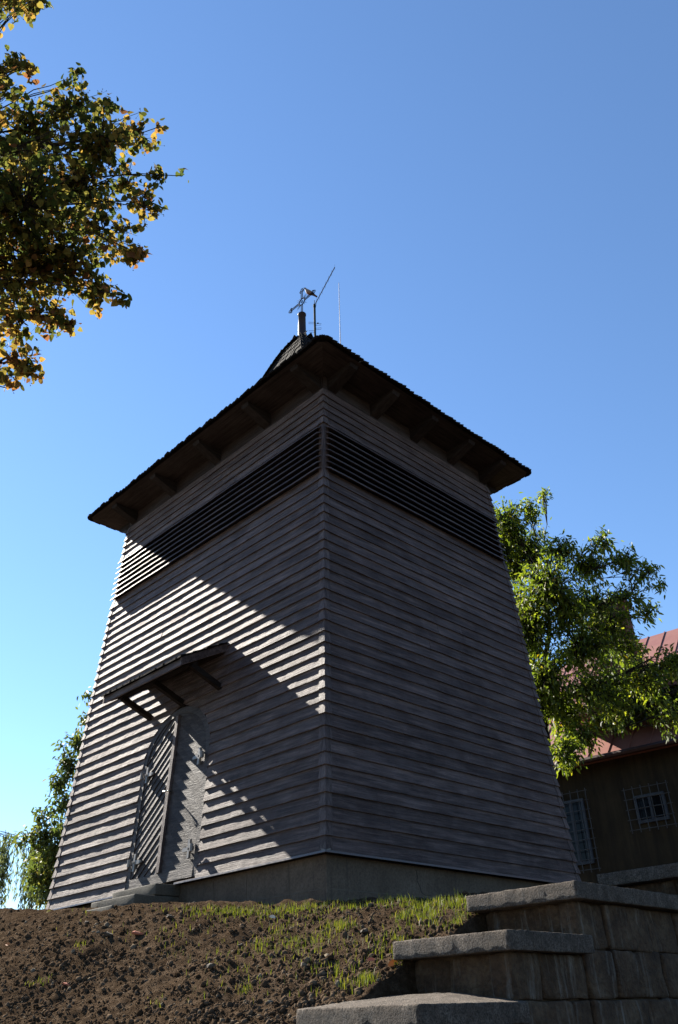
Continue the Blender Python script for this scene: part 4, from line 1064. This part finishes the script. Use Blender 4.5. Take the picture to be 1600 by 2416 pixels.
RB = [(1175, 1235, 40, 220), (1205, 1340, 60, 300), (1210, 1430, 65, 320), (1235, 1545, 65, 320), (1265, 1640, 55, 240), (1440, 1480, 65, 260), (1340, 1440, 60, 260), (1195, 1230, 55, 420), (1250, 1200, 26, 90), (1285, 1168, 18, 45), (1175, 1290, 50, 380), (1240, 1300, 75, 600), (1330, 1300, 42, 200), (1290, 1380, 85, 650), (1395, 1330, 52, 260), (1420, 1275, 30, 90), (1475, 1325, 42, 130), (1528, 1350, 32, 80), (1558, 1378, 15, 22), (1485, 1405, 45, 110), (1530, 1445, 34, 75),
      (1400, 1430, 75, 380), (1250, 1480, 85, 700), (1375, 1525, 90, 560), (1480, 1530, 50, 170), (1290, 1590, 75, 480), (1400, 1620, 85, 300), (1530, 1600, 65, 260), (1590, 1560, 45, 140), (1340, 1690, 60, 230), (1380, 1735, 42, 150), (1335, 1765, 42, 120), (1600, 1690, 70, 160), (1330, 1790, 40, 70), (1300, 1660, 60, 260), (1460, 1660, 60, 120)]
rb = at(1235, 1900, 15.6)
tree('fruit_tree', 'leafy green fruit tree between the tower and the house', (rb[0], rb[1], hgt(rb[0], rb[1])), at(1290, 1400, 15.6), 0.10, [(a_, b_, c_*1.05, int(d_*2.7)) for a_, b_, c_, d_ in RB], 15.4, 'lance', 0.12, M_CHER, M_BARK, droop=0.5, twigs_per=8, nparts=300, dj=0.9, leaf_curl=0.6, colf=lambda px, py: 0.42)
TB = [(1350, 1740, 45, 170), (1415, 1630, 55, 420), (1480, 1610, 50, 420), (1545, 1640, 45, 320), (1595, 1640, 40, 260), (1450, 1690, 40, 200), (1530, 1590, 40, 200), (1310, 1660, 50, 200), (1440, 1560, 40, 140)]
def pix(P):
    q = np.array(P)-CAM; zf_ = q@FW; return 800+F_PX*(q@RT)/zf_, 1208-F_PX*(q@UP)/zf_, math.hypot(q[0], q[1])
for X_ in np.arange(0.3, 4.2, 0.42):  # leaf clusters added sunward of the roof strip, to shade it
    for L_ in (1.0, 2.0):
        q_ = pix((X_-0.804*L_, 10.75-0.045*L_, gzv+0.35+0.591*L_))
        if q_[0] > 1395: TB.append((q_[0], q_[1], 26, 120, q_[2]-21.1))
tb = at(1195, 1900, 21.2)
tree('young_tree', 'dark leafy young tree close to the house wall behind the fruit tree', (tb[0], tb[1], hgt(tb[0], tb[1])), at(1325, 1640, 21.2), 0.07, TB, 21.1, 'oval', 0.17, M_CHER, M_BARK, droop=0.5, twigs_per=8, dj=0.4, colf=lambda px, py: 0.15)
AB = [(205, 1645, 14, 30), (203, 1700, 28, 110), (185, 1750, 34, 170), (165, 1805, 38, 200), (150, 1790, 20, 40), (142, 1760, 8, 10), (140, 1850, 30, 140), (150, 1900, 40, 220), (105, 1920, 26, 70), (110, 1975, 50, 260), (65, 1975, 25, 70), (40, 1982, 16, 22), (120, 2030, 55, 320), (85, 2070, 40, 170), (125, 2100, 50, 300), (150, 1980, 50, 260), (250, 1800, 80, 260), (240, 1950, 90, 300), (210, 2080, 70, 300)]
ab = at(190, 2100, 21.5)
tree('ash_tree', 'slender green tree rising behind the left edge of the tower', (ab[0], ab[1], hgt(ab[0], ab[1])), at(215, 1700, 21.5), 0.13, [(a_, b_, c_*1.05, int(d_*1.7)) for a_, b_, c_, d_ in AB], 21.5, 'oval', 0.14, M_ASH, M_BARK, droop=0.35, twigs_per=9, dj=0.7, colf=lambda px, py: 0.45+0.2*smooth((py-1900)/200))
# weeping willow
wbp = at(-60, 2100, 27.0); wroot = empty('willow_tree', (wbp[0], wbp[1], hgt(wbp[0], wbp[1])), 'weeping willow with hanging strands at the far left', 'tree')
B = np.array(wroot.location); tr = MB(); tw = MB(); cr = Crown('oval', 0.2, 0.2)
cr.base[:, 0] *= 0.5
tpt = at(-40, 1960, 27.0); tp = curve(B-np.array([0, 0, .3]), tpt, 0, 6, .04); tr.tube([p-B for p in tp], [.22, .19, .17, .15, .12, .09, .06], 8)
for i in range(150):
    px = nr.uniform(-130, 125) if i < 95 else nr.uniform(-330, -110); yt = 1990+max(0, px-20)*0.12+nr.uniform(-15, 25)-(18 if px < 40 else 0)-(0.9*min(90, max(0, -px-40))*nr.random() if px < -40 else 0)+(0.35*max(0, -px-200)); dd = 27+nr.uniform(-1.3, 1.3)
    p0 = at(px, yt, dd); p1 = at(px-nr.uniform(4, 22), min(2175, yt+nr.uniform(80, 180)), dd)
    if i % 3 == 0: tr.tube([q-B for q in curve(tpt, p0, 0.04, 6, .03)], [.006, .006, .005, .005, .004, .004, .004], 4)
    cv = curve(p0, p1, 0.0, 7, 0.02); cv = [p+np.array([0, 0, 0.05])*0 for p in cv]
    tw.tube([q-B for q in cv], 0.007, 3, False)
    for j in range(75):
        k = nr.random()*6.99; ix = int(k); p = cv[ix]*(1-k+ix)+cv[ix+1]*(k-ix)
        cr.add(p+nr.normal(0, .04, 3), nr.normal(0, .5, 3)+np.array([0, 0, -1.4]), nr.uniform(.11, .19), nr.uniform(-1.5, 1.5), nr.random())
tr.build('trunk', M_BARK, wroot, True); tw.build('twigs', M_BARK, wroot)['kind'] = 'stuff'; cr.build(wroot, M_WILL)
